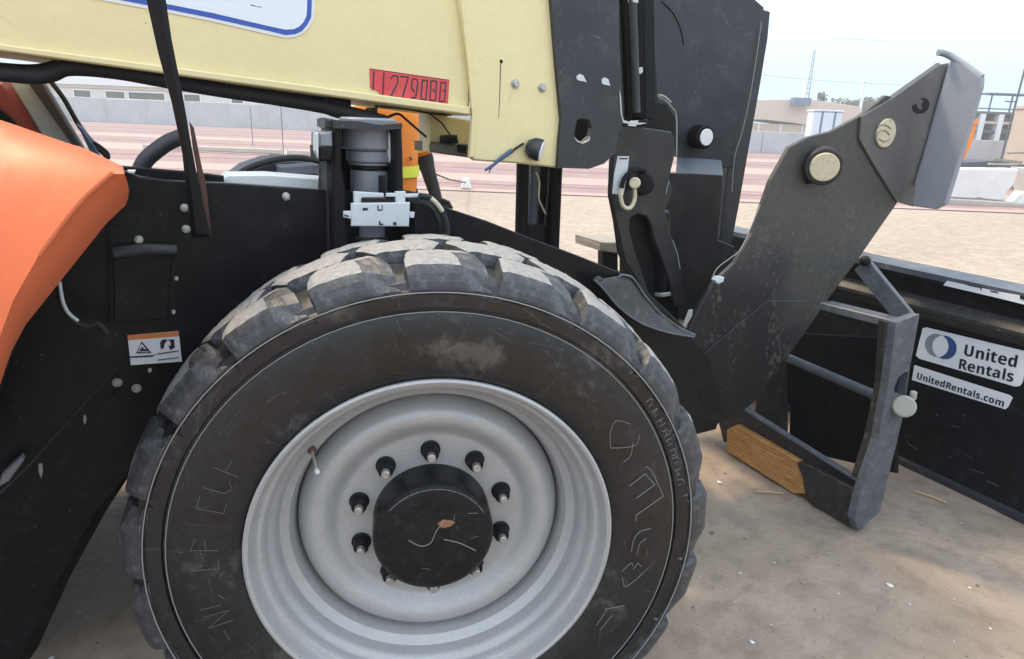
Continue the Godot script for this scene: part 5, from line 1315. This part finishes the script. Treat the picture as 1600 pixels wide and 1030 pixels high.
func tread_block(row: int, size: float, sd: int) -> ArrayMesh:
	# across: stations (z, radius) ; along: arc angle with outlines that interlock
	var rs := RandomNumberGenerator.new(); rs.seed = sd
	var across: Array
	var half: float
	if row == 1:
		across = [Vector2(-.232, .6195), Vector2(-.205, .6215), Vector2(-.175, .622), Vector2(-.145, .6215), Vector2(-.118, .6195)]
		half = .09 * size
	else:
		across = [Vector2(-.112, .6195), Vector2(-.078, .6185), Vector2(-.04, .615), Vector2(-.01, .608), Vector2(.003, .594), Vector2(.011, .58), Vector2(.0135, .569)]
		half = .0815 * size
	var m := 14
	var top := []; var low := []
	for j in m + 1:
		var f := j / float(m) * 2.0 - 1.0
		var rt := []; var rl := []
		for k in across.size():
			var q: Vector2 = across[k]
			var g := k / float(across.size() - 1)
			# the block is widest in the middle of its row, pointed to the inside; its trailing end slopes off
			var wd := half
			var ff := f
			if row == 1:
				wd = half * (1.0 - .36 * pow(absf(g * 2.0 - 1.0), 1.2))
			else:
				var pinch := maxf(0.0, 1.0 - g * 2.6)
				ff = f * (1.0 - .3 * pinch) - .12 * pinch
			var s := ff * wd + (.016 * (g - .5) if row != 1 else .024 * (g - .5))
			var zz := q.x
			var edge := 1.0 if absf(f) < .99 else 0.0
			var rad := q.y - (.003 if edge == 0.0 else 0.0) - (.003 if (k == 0 or (row == 1 and k == across.size() - 1)) else 0.0)
			rad += rs.randf_range(-.0008, .0008)
			if row != 1 and g > .2:
				var slope := clampf((f - .22 - .18 * (1.0 - g)) / .5, 0.0, 1.0)
				rad -= slope * minf(.02, maxf(0.0, rad - .567)) * minf(1.0, (g - .2) * 2.5)
			if row == 2: zz = -.352 - zz
			var th := s / .63
			rt.append(Vector3(sin(th) * rad, cos(th) * rad, zz))
			var s2 := s * 1.1
			var dep := .042
			if row != 1 and g > .6: dep = lerpf(.042, .012, (g - .6) / .4)
			var th2 := s2 / .63
			var zl := zz
			if k == 0: zl += (-.008 if row != 2 else .008)
			if row == 1 and k == across.size() - 1: zl += .008
			rl.append(Vector3(sin(th2) * (rad - dep), cos(th2) * (rad - dep), zl))
		top.append(rt); low.append(rl)
	var st := mb()
	var sides := mb()
	var na := across.size()
	var nrm := []
	for j in m + 1:
		var rn := []
		for k in na:
			var du: Vector3 = top[mini(m, j + 1)][k] - top[maxi(0, j - 1)][k]
			var dv: Vector3 = top[j][mini(na - 1, k + 1)] - top[j][maxi(0, k - 1)]
			var v := du.cross(dv).normalized()
			if v.dot((top[j][k] as Vector3) * Vector3(1, 1, 0)) < 0.0: v = -v
			rn.append(v)
		nrm.append(rn)
	for j in m:
		for k in na - 1:
			var fm := (j + .5) / m * 2.0 - 1.0
			var into := st if (row == 1 or (k < 3 and (fm < .3 or k < 1))) else sides
			quad(into, top[j][k], top[j + 1][k], top[j + 1][k + 1], top[j][k + 1], nrm[j][k] + nrm[j + 1][k + 1])
	for k in na - 1:
		quad(sides, top[0][k], top[0][k + 1], low[0][k + 1], low[0][k], Vector3(-1, .01, 0))
		quad(sides, top[m][k], top[m][k + 1], low[m][k + 1], low[m][k], Vector3(1, .01, 0))
	for j in m:
		var sgn := 1.0 if row != 2 else -1.0
		quad(sides, top[j][0], top[j + 1][0], low[j + 1][0], low[j][0], Vector3(0, .01, -sgn))
		quad(sides, top[j][na - 1], top[j + 1][na - 1], low[j + 1][na - 1], low[j][na - 1], Vector3(0, -.3 if row != 1 else .01, sgn))
	var mesh := st.commit()
	sides.commit(mesh)
	mesh.surface_set_material(0, M.tread_dust)
	mesh.surface_set_material(1, M.tread_rubber)
	return mesh


func polar(r: float, deg: float, z: float) -> Vector3:
	# degrees clockwise from the top
	var a := deg_to_rad(90.0 - deg)
	return Vector3(cos(a) * r, sin(a) * r, z)


func side_z(r: float) -> float:
	return .0125 if r < .51 else .011


func raised(w: Node3D, called: String, strokes: Array, m: String, rad := .0016) -> void:
	var st := mb()
	for s in strokes:
		var pts := []
		for q in s: pts.append(polar(q[0], q[1], side_z(q[0])))
		tube(st, spline(pts, 4), rad, 5)
	part(called, st, M[m], w)


func sidewall_marks(w: Node3D) -> void:
	# moulded outline letters, worn beyond reading, on the right and left of the sidewall
	raised(w, "moulded_letter", [[[.425, 58], [.44, 54], [.465, 52], [.485, 55]], [[.425, 58], [.45, 60], [.475, 61], [.49, 59]], [[.435, 64], [.455, 63], [.47, 60]]], "moulded_rubber", .0009)
	raised(w, "moulded_letter", [[[.43, 72], [.47, 70]], [[.47, 70], [.485, 74]], [[.485, 74], [.44, 76.5]]], "moulded_rubber", .0011)
	raised(w, "moulded_letter", [[[.435, 82], [.5, 78]], [[.435, 82], [.436, 84]], [[.5, 78], [.485, 70], [.475, 68]]], "moulded_rubber", .0011)
	raised(w, "moulded_letter", [[[.43, 94], [.432, 90], [.445, 87.5], [.47, 87]], [[.445, 95], [.447, 91.5], [.46, 90]]], "moulded_rubber", .0011)
	raised(w, "moulded_letter", [[[.42, 101], [.435, 98], [.442, 99]], [[.425, 103], [.44, 106], [.46, 103], [.48, 99]], [[.445, 100], [.452, 98], [.462, 99]]], "moulded_rubber", .0009)
	raised(w, "moulded_letter", [[[.42, 115], [.46, 112]], [[.425, 121], [.425, 115]], [[.44, 122], [.445, 116]]], "moulded_rubber", .0009)
	var js := RandomNumberGenerator.new(); js.seed = 17
	# worn capitals round the left side; strokes in cell units, x along the rim, y outwards
	var glyphs := {"H": [[0, 0, 0, 1], [1, 0, 1, 1], [0, .5, 1, .5]], "U": [[0, 1, 0, .2], [0, .2, .5, 0], [.5, 0, 1, .2], [1, .2, 1, 1]], "N": [[0, 0, 0, 1], [0, 1, 1, 0], [1, 0, 1, 1]], "L": [[0, 1, 0, 0], [0, 0, .9, 0]],
		"E": [[0, 0, 0, 1], [0, 1, .9, 1], [0, .5, .7, .5], [0, 0, .9, 0]], "F": [[0, 0, 0, 1], [0, 1, .9, 1], [0, .5, .7, .5]], "P": [[0, 0, 0, 1], [0, 1, .9, .85], [.9, .85, .8, .5], [.8, .5, 0, .45]], "I": [[.5, 0, .5, 1]]}
	var la := 248.0
	for c in "HNUILPFEUH":
		var gs := mb()
		for q in glyphs[c]:
			if js.randf() < .3: continue
			for off in [0.0]:
				tube(gs, [polar(.425 + q[1] * .05, la + (q[0] + off) * 3.4, .0135), polar(.425 + (q[1] + q[3]) * .025, la + ((q[0] + q[2]) * .5 + off) * 3.4, .0137), polar(.425 + q[3] * .05, la + (q[2] + off) * 3.4, .0135)], .0007, 4)
		part("moulded_letter", gs, M.moulded_faint, w)
		la += 5.6
	# narrow band of small raised characters outside the groove, worn to fragments
	for k in 9:
		var d := 53.0 + k * 2.7 + js.randf_range(-.4, .4)
		raised(w, "moulded_character", [[[.534 + js.randf() * .004, d], [.55, d + js.randf_range(-.3, .3)]], [[js.randf_range(.535, .552), d], [js.randf_range(.535, .552), d + js.randf_range(.5, 1.5)]], [[.536, d + 1.4], [js.randf_range(.54, .552), d + 1.3]]], "moulded_rubber", .0009)
	# thin pale ring where the groove edge has rubbed
	var ring := mb()
	var pts := []
	for k in 97: pts.append(polar(.5215, k * 3.75, .0085))
	tube(ring, pts, .0011, 5)
	pts = []
	for k in 97: pts.append(polar(.5605, k * 3.75, .016))
	tube(ring, pts, .0013, 5)
	part("worn_ring", ring, M.ring_grey, w)


# ------------------------------------------------------------------ bucket, worker, small things

func build_bucket() -> void:
	var x0 := 2.56
	var b := thing("bucket", "wide black loader bucket lying behind the coupler with a white rental sticker", "bucket", Vector3(2.56, 0, -1.15))
	var z0 := -2.4; var z1 := .1
	part("back_panel", ext(mb(), V([z0, .0, z1, .0, z1, .9, z0, .9]), "x", x0 + .01, x0 + .03, .003), M.black_paint, b)
	part("floor", ext(mb(), V([z0, .003, z1, .003, z1, .025, z0, .025]), "x", x0 + .03, x0 + .95, .002), M.black_dusty, b)
	part("cutting_edge", ext(mb(), V([x0 + .95, .0, x0 + 1.12, .0, x0 + .95, .03]), "z", z0, z1, .002), M.worn_steel, b)
	for z in [z0, z1 - .02]:
		part("side_plate", ext(mb(), V([x0 + .03, .026, x0 + .94, .026, x0 + .75, .5, x0 + .3, .86, x0 + .03, .9]), "z", z, z + .02, .003), M.black_dusty, b)
	part("top_rail", ext(mb(), V([x0 - .03, .89, x0 + .12, .89, x0 + .12, .922, x0 - .03, .915]), "z", z0, z1, .003), M.worn_steel, b)
	part("rail_face", ext(mb(), V([x0 - .034, .872, x0 - .02, .872, x0 - .02, .889, x0 - .034, .889]), "z", z0, z1, .002), M.black_paint, b)
	part("stiffener", ext(mb(), V([x0 + .01, .7, x0 - .03, .745, x0 - .03, .76, x0 + .01, .80]), "z", z0, z1, .003), M.black_dusty, b)
	part("foot_rail", ext(mb(), V([x0 - .012, .0, x0 + .01, .0, x0 + .01, .03, x0 - .012, .022]), "z", z0, z1, .003), M.grey_paint, b)
	# pale worn film on the rail
	part("rail_label", ext(mb(), V([-0.549, 0.9, -0.342, 0.901, -0.16, 0.909, -0.151, 0.871, -0.336, 0.876, -0.56, 0.878]), "x", x0 - .0405, x0 - .0385, .0002), M.sticker_white, b)
	for q in [V([-0.463, 0.905, -0.406, 0.905, -0.404, 0.894, -0.408, 0.893, -0.41, 0.901, -0.462, 0.9]), V([-0.37, 0.9, -0.341, 0.901, -0.339, 0.896, -0.369, 0.895]), V([-0.261, 0.905, -0.234, 0.906, -0.23, 0.891, -0.258, 0.892])]:
		part("rail_mark", ext(mb(), q, "x", x0 - .0425, x0 - .0408, .0), M.sticker_ink, b)
	# main sticker: outline from its corners, axes along them
	var zs := x0 + .0085
	var s1 := part("sticker", ext(mb(), V([-0.633, 0.66, -0.619, 0.667, -0.235, 0.683, -0.216, 0.684, -0.204, 0.68, -0.201, 0.659, -0.194, 0.558, -0.201, 0.539, -0.218, 0.532, -0.616, 0.518, -0.636, 0.527]), "x", x0 + .004, zs, .0004), M.sticker_white, b)
	sticker_face(s1, zs)
	var s2 := part("sticker_strip", ext(mb(), V([-0.633, 0.481, -0.228, 0.49, -0.214, 0.484, -0.221, 0.441, -0.228, 0.427, -0.629, 0.41]), "x", x0 + .004, zs, .0004), M.sticker_white, b)
	var c0 := V([-0.623, 0.438, -0.223, 0.449])
	var tx := lettering("UnitedRentals.com", .042, M.sticker_ink, s2, "lettering", "Droid Sans", .001)
	place_text(tx, x0 + .0032, c0[0], c0[1])
	# rust scratches along the bottom
	var rs := RandomNumberGenerator.new(); rs.seed = 8
	var sc := mb()
	for k in 15:
		var z := rs.randf_range(-.7, .05); var y := rs.randf_range(.08, .5)
		tube(sc, [Vector3(x0 + .009, y, z), Vector3(x0 + .0085, y + rs.randf_range(-.01, .012), z + rs.randf_range(.004, .05))], rs.randf_range(.0003, .0008), 4)
	part("panel_scratches", sc, M.scuff_grey, b, "stuff")


func place_text(o: MeshInstance3D, x: float, a: Vector2, b: Vector2) -> void:
	# a, b: ends of the middle line as (z, y) on a face whose normal is -x; letters read towards +z
	var d := b - a
	var fit := d.length() * .93 / maxf(.001, o.mesh.get_aabb().size.x)
	var right := Vector3(0, d.y, d.x).normalized()
	var nrm := Vector3(-1, 0, 0)
	var up := nrm.cross(right)
	var c := (a + b) / 2
	o.transform = Transform3D(Basis(right * fit, up * fit, nrm), Vector3(x, c.y, c.x))


func sticker_face(s1: Node3D, zs: float) -> void:
	var x := zs - .0045
	var c1 := V([-0.555, 0.602])
	var c2 := V([-0.52, 0.604])
	var e := V([-0.633, 0.66, -0.204, 0.68])
	var ang := (e[1] - e[0]).angle()
	var r := absf((V([-0.596, 0.589])[0] - V([-0.499, 0.619])[0]).x) * .54
	part("emblem_disc", ext(mb(), oval(c1[0], r, r, 32), "x", x - .0008, x + .0035, .0), M.sticker_grey, s1).position = Vector3.ZERO
	part("emblem_disc", ext(mb(), oval(c2[0], r, r, 32), "x", x - .0018, x + .0025, .0), M.sticker_navy, s1).position = Vector3.ZERO
	var lens := Geometry2D.intersect_polygons(oval(c1[0], r, r, 48), oval(c2[0], r, r, 48))
	part("emblem_lens", ext(mb(), lens[0], "x", x - .0028, x + .0015, .0), M.sticker_white, s1).position = Vector3.ZERO
	var l1 := V([-0.443, 0.617, -0.223, 0.633])
	var l2 := V([-0.453, 0.552, -0.222, 0.57])
	place_text(lettering("United", .08, M.sticker_ink, s1, "lettering", "Droid Sans", .001), x - .001, l1[0], l1[1])
	place_text(lettering("Rentals", .08, M.sticker_ink, s1, "lettering", "Droid Sans", .001), x - .001, l2[0], l2[1])


func build_small_things() -> void:
	var wb := thing("wood_block", "raw orange brown timber block under the coupler's bottom rail", "timber", Vector3(1.85, 0, -.85))
	part("block", ext(mb(), V([-1.018, 0.11, -0.964, 0.16, -0.55, 0.148, -0.526, 0.034, -0.593, -0.003, -0.999, 0.004]), "x", 1.85, 1.97, .004), M.block_wood, wb)
	var cb := street("cable_weight", "small white weight block standing on the pink road with a thin cable", "weight", -1.2, 15.6)
	part("block", ext(mb(), V([-1.266, 0.253, -1.121, 0.258, -1.073, 0.046, -1.291, 0.038]), "z", -.2, 0, .01), M.white_paint, cb)
	var cw := thing("trailing_cable", "thin dark cable sagging from the worker's arm down to the white weight", "cable", Vector3(0.764, 1.276, -2.5))
	part("wire", tube(mb(), spline([Vector3(0.764, 1.276, -2.5), Vector3(1.126, 1.173, -3.4), Vector3(1.804, 1.006, -5), Vector3(2.91, 0.742, -7.5), Vector3(3.993, 0.499, -10), Vector3(5.58, .17, -13.25)], 6), .005, 6, .014), M.black_rubber, cw)
	var tr := thing("trestle", "small wooden trestle standing on the sand behind the tilt link", "trestle", Vector3(1.9, 0, -2.3))
	part("top", ext(mb(), V([1.916, 0.799, 2.168, 0.781, 2.177, 0.699, 1.921, 0.743]), "z", -2.6, -2.3, .006), M.grey_wood, tr)
	part("leg", ext(mb(), V([1.953, 0.738, 2.07, 0.725, 2.103, 0.405, 1.983, 0.415]), "z", -2.38, -2.32, .004), M.black_plain, tr)
	var lg := part("leg", ext(mb(), V([2.12, 0.714, 2.191, 0.707, 2.23, 0.352, 2.158, 0.358]), "z", -2.38, -2.32, .004), M.black_plain, tr)
	# loose stones and flakes on the ground near the camera
	var rs := RandomNumberGenerator.new(); rs.seed = 21
	var mm := MultiMesh.new()
	mm.transform_format = MultiMesh.TRANSFORM_3D
	mm.use_colors = true
	var stn := mb()
	var ico := [Vector3(0, .7, 0), Vector3(1, 0, .1), Vector3(.2, .1, 1), Vector3(-.9, 0, .3), Vector3(-.5, .05, -.9), Vector3(.6, 0, -.8)]
	for k in 5:
		var p: Vector3 = ico[1 + k]; var q: Vector3 = ico[1 + (k + 1) % 5]
		quad(stn, ico[0], p, q, q, (p + q) * .5 + Vector3.UP)
	mm.mesh = stn.commit()
	mm.instance_count = 1700
	for k in 1700:
		var p := Vector3(rs.randf_range(-1.2, 3.2), 0, rs.randf_range(-2.2, .9))
		var s := rs.randf_range(.0012, .0045) if rs.randf() < .93 else rs.randf_range(.005, .011)
		mm.set_instance_transform(k, Transform3D(Basis(Vector3.UP, rs.randf() * TAU).scaled(Vector3(s, s * rs.randf_range(.4, .9), s * rs.randf_range(.6, 1.4))), p + Vector3(0, -.004, 0)))
		var v := rs.randf()
		mm.set_instance_color(k, Color(.62, .6, .57) if v < .22 else (Color(.13, .11, .1) if v < .55 else Color(.33, .27, .22)))
	var gm: StandardMaterial3D = M.stone_grey
	gm.albedo_color = Color.WHITE
	gm.vertex_color_use_as_albedo = true
	var mi := MultiMeshInstance3D.new()
	mi.multimesh = mm
	mi.material_override = gm
	mi.name = "loose_grit"
	add_child(mi)
	mi.set_meta("label", "loose grit and pale stone flakes scattered over the dirt by the wheel")
	mi.set_meta("category", "grit")
	mi.set_meta("kind", "stuff")
	for q in [[[Vector3(2.364, 0.004, -0.389), Vector3(2.402, 0.004, -0.277)], "straw flake on the dirt below the bucket, longer of two"], [[Vector3(1.699, 0.004, -0.666), Vector3(1.797, 0.004, -0.608)], "splinter on the dirt beside the timber block"]]:
		var o := thing("straw", q[1], "straw", q[0][0])
		part("stem", tube(mb(), [q[0][0], (q[0][0] + q[0][1]) / 2 + Vector3(0, .004, 0), q[0][1]], .0035, 5), M.straw, o)


# ---- the worker: one smooth body from tapered limbs joined by a smooth minimum

func sdf(p: Vector3, bones: Array, k: float) -> float:
	var d := 1e9
	for b in bones:
		var a: Vector3 = b[0]; var ab: Vector3 = b[4]
		var h := clampf((p - a).dot(ab) * b[5], 0.0, 1.0)
		var q := p - (a + ab * h)
		q *= b[6]
		var e: float = q.length() - lerpf(b[2], b[3], h)
		if d > 1e8: d = e
		else:
			var t := clampf(.5 + .5 * (d - e) / k, 0.0, 1.0)
			d = lerpf(d, e, t) - k * t * (1.0 - t)
	return d


func bone(a: Vector3, b: Vector3, ra: float, rb: float, squash := Vector3.ONE) -> Array:
	var ab := b - a
	return [a, b, ra, rb, ab, 1.0 / maxf(1e-6, ab.length_squared()), squash]


func net(st: SurfaceTool, bones: Array, cell: float, k := .03) -> SurfaceTool:
	var vals := {}
	var cells := {}
	for b in bones:
		var r: float = maxf(b[2], b[3]) / minf(b[6].x, minf(b[6].y, b[6].z)) + cell * 2.0
		var lo: Vector3 = (b[0] as Vector3).min(b[1]) - Vector3.ONE * r
		var hi: Vector3 = (b[0] as Vector3).max(b[1]) + Vector3.ONE * r
		for x in range(floori(lo.x / cell), ceili(hi.x / cell)):
			for y in range(floori(lo.y / cell), ceili(hi.y / cell)):
				for z in range(floori(lo.z / cell), ceili(hi.z / cell)):
					cells[Vector3i(x, y, z)] = true
	var corner := func(c: Vector3i) -> float:
		if not vals.has(c): vals[c] = sdf(Vector3(c) * cell, bones, k)
		return vals[c]
	var verts := {}
	for c in cells:
		var v0: float = corner.call(c)
		if absf(v0) > cell * 2.2: continue
		var s := Vector3.ZERO; var n := 0
		var cv := []
		for i in 8: cv.append(corner.call(c + Vector3i(i & 1, (i >> 1) & 1, (i >> 2) & 1)))
		for e in [[0, 1], [2, 3], [4, 5], [6, 7], [0, 2], [1, 3], [4, 6], [5, 7], [0, 4], [1, 5], [2, 6], [3, 7]]:
			var a: float = cv[e[0]]; var b2: float = cv[e[1]]
			if (a < 0) != (b2 < 0):
				var f := a / (a - b2)
				var pa := Vector3(e[0] & 1, (e[0] >> 1) & 1, (e[0] >> 2) & 1); var pb := Vector3(e[1] & 1, (e[1] >> 1) & 1, (e[1] >> 2) & 1)
				s += pa.lerp(pb, f); n += 1
		if n: verts[c] = (Vector3(c) + s / n) * cell
	for c in verts:
		var p: Vector3i = c
		for ax in 3:
			var d := Vector3i.ZERO; d[ax] = 1
			var a: float = corner.call(p); var b3: float = corner.call(p + d)
			if (a < 0) == (b3 < 0): continue
			var u := Vector3i.ZERO; u[(ax + 1) % 3] = 1
			var w := Vector3i.ZERO; w[(ax + 2) % 3] = 1
			if not (verts.has(p - u) and verts.has(p - w) and verts.has(p - u - w)): continue
			var q := [verts[p], verts[p - u], verts[p - u - w], verts[p - w]]
			var nn := []
			for v in q:
				var e2 := cell * .5
				nn.append(Vector3(sdf(v + Vector3(e2, 0, 0), bones, k) - sdf(v - Vector3(e2, 0, 0), bones, k), sdf(v + Vector3(0, e2, 0), bones, k) - sdf(v - Vector3(0, e2, 0), bones, k), sdf(v + Vector3(0, 0, e2), bones, k) - sdf(v - Vector3(0, 0, e2), bones, k)).normalized())
			smooth_quad(st, q, nn, [Vector2.ZERO, Vector2.ZERO, Vector2.ZERO, Vector2.ZERO])
	return st


func build_worker() -> void:
	# stands on the far side of the frame, arm hanging by the lift post; feet on the ground
	var at := Vector3(.735, 0, -2.75)
	var p := thing("person", "worker in orange hi-vis shirt with yellow bands, standing behind the lift post", "person", at, "", 0.0)
	p.rotation.y = deg_to_rad(40)
	p.scale = Vector3.ONE * 1.06
	base_of[p] = Vector3.ZERO
	var flat := Vector3(.8, 1, 1.2)
	# body (skin where it shows), one surface
	var body := [
		bone(Vector3(0, 1.0, 0), Vector3(0, 1.38, 0), .13, .145, flat),
		bone(Vector3(-.17, 1.43, 0), Vector3(.17, 1.43, 0), .062, .062),
		bone(Vector3(0, 1.44, 0), Vector3(0, 1.56, .01), .056, .052),
		bone(Vector3(.205, 1.42, 0), Vector3(.27, 1.17, .05), .054, .046), bone(Vector3(.27, 1.17, .05), Vector3(.24, .95, .15), .046, .034),
		bone(Vector3(-.205, 1.42, 0), Vector3(-.245, 1.15, .0), .052, .042), bone(Vector3(-.245, 1.15, 0), Vector3(-.2, .95, .14), .04, .029),
		bone(Vector3(.09, .96, 0), Vector3(.1, .5, .02), .085, .056), bone(Vector3(.1, .5, .02), Vector3(.11, .09, -.01), .055, .038),
		bone(Vector3(-.09, .96, 0), Vector3(-.1, .5, .02), .085, .056), bone(Vector3(-.1, .5, .02), Vector3(-.11, .09, -.01), .055, .038)]
	part("body", net(mb(), body, .018), M.sleeve_black, p)
	var shirt := [
		bone(Vector3(0, 1.0, 0), Vector3(0, 1.38, 0), .142, .158, flat),
		bone(Vector3(-.175, 1.435, 0), Vector3(.175, 1.435, 0), .072, .072),
		bone(Vector3(.21, 1.42, 0), Vector3(.252, 1.24, .035), .07, .066),
		bone(Vector3(-.21, 1.42, 0), Vector3(-.232, 1.25, 0), .07, .066)]
	part("shirt", net(mb(), shirt, .016), M.hivis_orange, p)
	for s in [-1.0, 1.0]:
		for q in [[1.29, .074, "hivis_yellow"], [1.262, .0745, "reflective_grey"], [1.234, .074, "hivis_yellow"]]:
			var down := Vector3(s * .042, -.18, .035 if s > 0 else .0) / .18
			var mid: Vector3 = Vector3(s * .21, 1.42, 0) + down * (1.42 - float(q[0]))
			var lean := down.normalized()
			part("sleeve_band", cyl(mb(), mid - lean * .014, mid + lean * .014, q[1], 24, .003), M[q[2]], p)
	part("vest_band", lathe(mb(), V([.176, .03, .178, .0, .176, -.03]), 32, Vector3(0, 1.12, 0), Vector3.UP), M.hivis_yellow, p).scale = Vector3(1.06, 1, .76)
	var tr := [
		bone(Vector3(-.05, .98, 0), Vector3(.05, .98, 0), .125, .125, Vector3(.9, 1, 1.1)),
		bone(Vector3(.09, .93, 0), Vector3(.1, .5, .02), .098, .072), bone(Vector3(.1, .5, .02), Vector3(.11, .1, -.01), .072, .062),
		bone(Vector3(-.09, .93, 0), Vector3(-.1, .5, .02), .098, .072), bone(Vector3(-.1, .5, .02), Vector3(-.11, .1, -.01), .072, .062)]
	part("trousers", net(mb(), tr, .018), M.trousers, p)
	for s in [-1.0, 1.0]:
		part("boot", net(mb(), [bone(Vector3(s * .11, .06, -.05), Vector3(s * .12, .05, .12), .055, .045), bone(Vector3(s * .11, .06, -.02), Vector3(s * .11, .14, -.02), .056, .052)], .014), M.boot_brown, p)
	# head with features, hard hat
	var head := [
		bone(Vector3(0, 1.69, -.012), Vector3(0, 1.665, .012), .086, .08, Vector3(1.1, .95, 1)),
		bone(Vector3(0, 1.62, .035), Vector3(0, 1.6, .055), .05, .035),
		bone(Vector3(0, 1.672, .085), Vector3(0, 1.638, .105), .009, .015),
		bone(Vector3(-.022, 1.612, .086), Vector3(.022, 1.612, .086), .008, .008),
		bone(Vector3(.083, 1.665, .0), Vector3(.083, 1.635, .0), .016, .011), bone(Vector3(-.083, 1.665, .0), Vector3(-.083, 1.635, .0), .016, .011),
		bone(Vector3(-.05, 1.695, .078), Vector3(.05, 1.695, .078), .012, .012)]
	part("head", net(mb(), head, .007, .012), M.skin, p)
	for s in [-1.0, 1.0]: part("eye", ball(mb(), Vector3(s * .033, 1.672, .086), .0095, 10), M.hair_dark, p)
	part("hard_hat", lathe(mb(), V([.0, .12, .05, .112, .085, .085, .103, .045, .108, .0, .13, -.004, .13, -.012, .1, -.01]), 32, Vector3(0, 1.7, .0), Vector3.UP, .7), M.hat_white, p)
	# gloved hands: palm, four unequal fingers and a thumb from its side
	for s in [-1.0, 1.0]:
		var wr := Vector3(.24, .95, .15) if s > 0 else Vector3(-.2, .95, .14)
		var dn := Vector3(0, -.8, .6).normalized(); var sd := Vector3(0, .6, .8).normalized()
		var hand := [bone(wr, wr + dn * .055, .03, .035, Vector3(1.5, 1, 1))]
		for f in 4:
			var off := sd * (f - 1.5) * .02
			var ln: float = [.062, .075, .072, .055][f]
			var k0 := wr + dn * .075 + off
			var k1 := k0 + dn * ln * .55 + Vector3(-s * .008, 0, 0)
			hand.append(bone(wr + dn * .03 + off * .6, k0, .011, .0105))
			hand.append(bone(k0, k1, .0105, .0095))
			hand.append(bone(k1, k1 + dn * ln * .4 + Vector3(-s * .018, 0, 0), .0095, .008))
		var th := wr + dn * .02 + sd * .032
		hand.append(bone(th, th + dn * .03 + sd * .022, .013, .0115)); hand.append(bone(th + dn * .03 + sd * .022, th + dn * .065 + sd * .024, .0115, .009))
		part("hand", net(mb(), hand, .006, .006), M.sleeve_black, p)
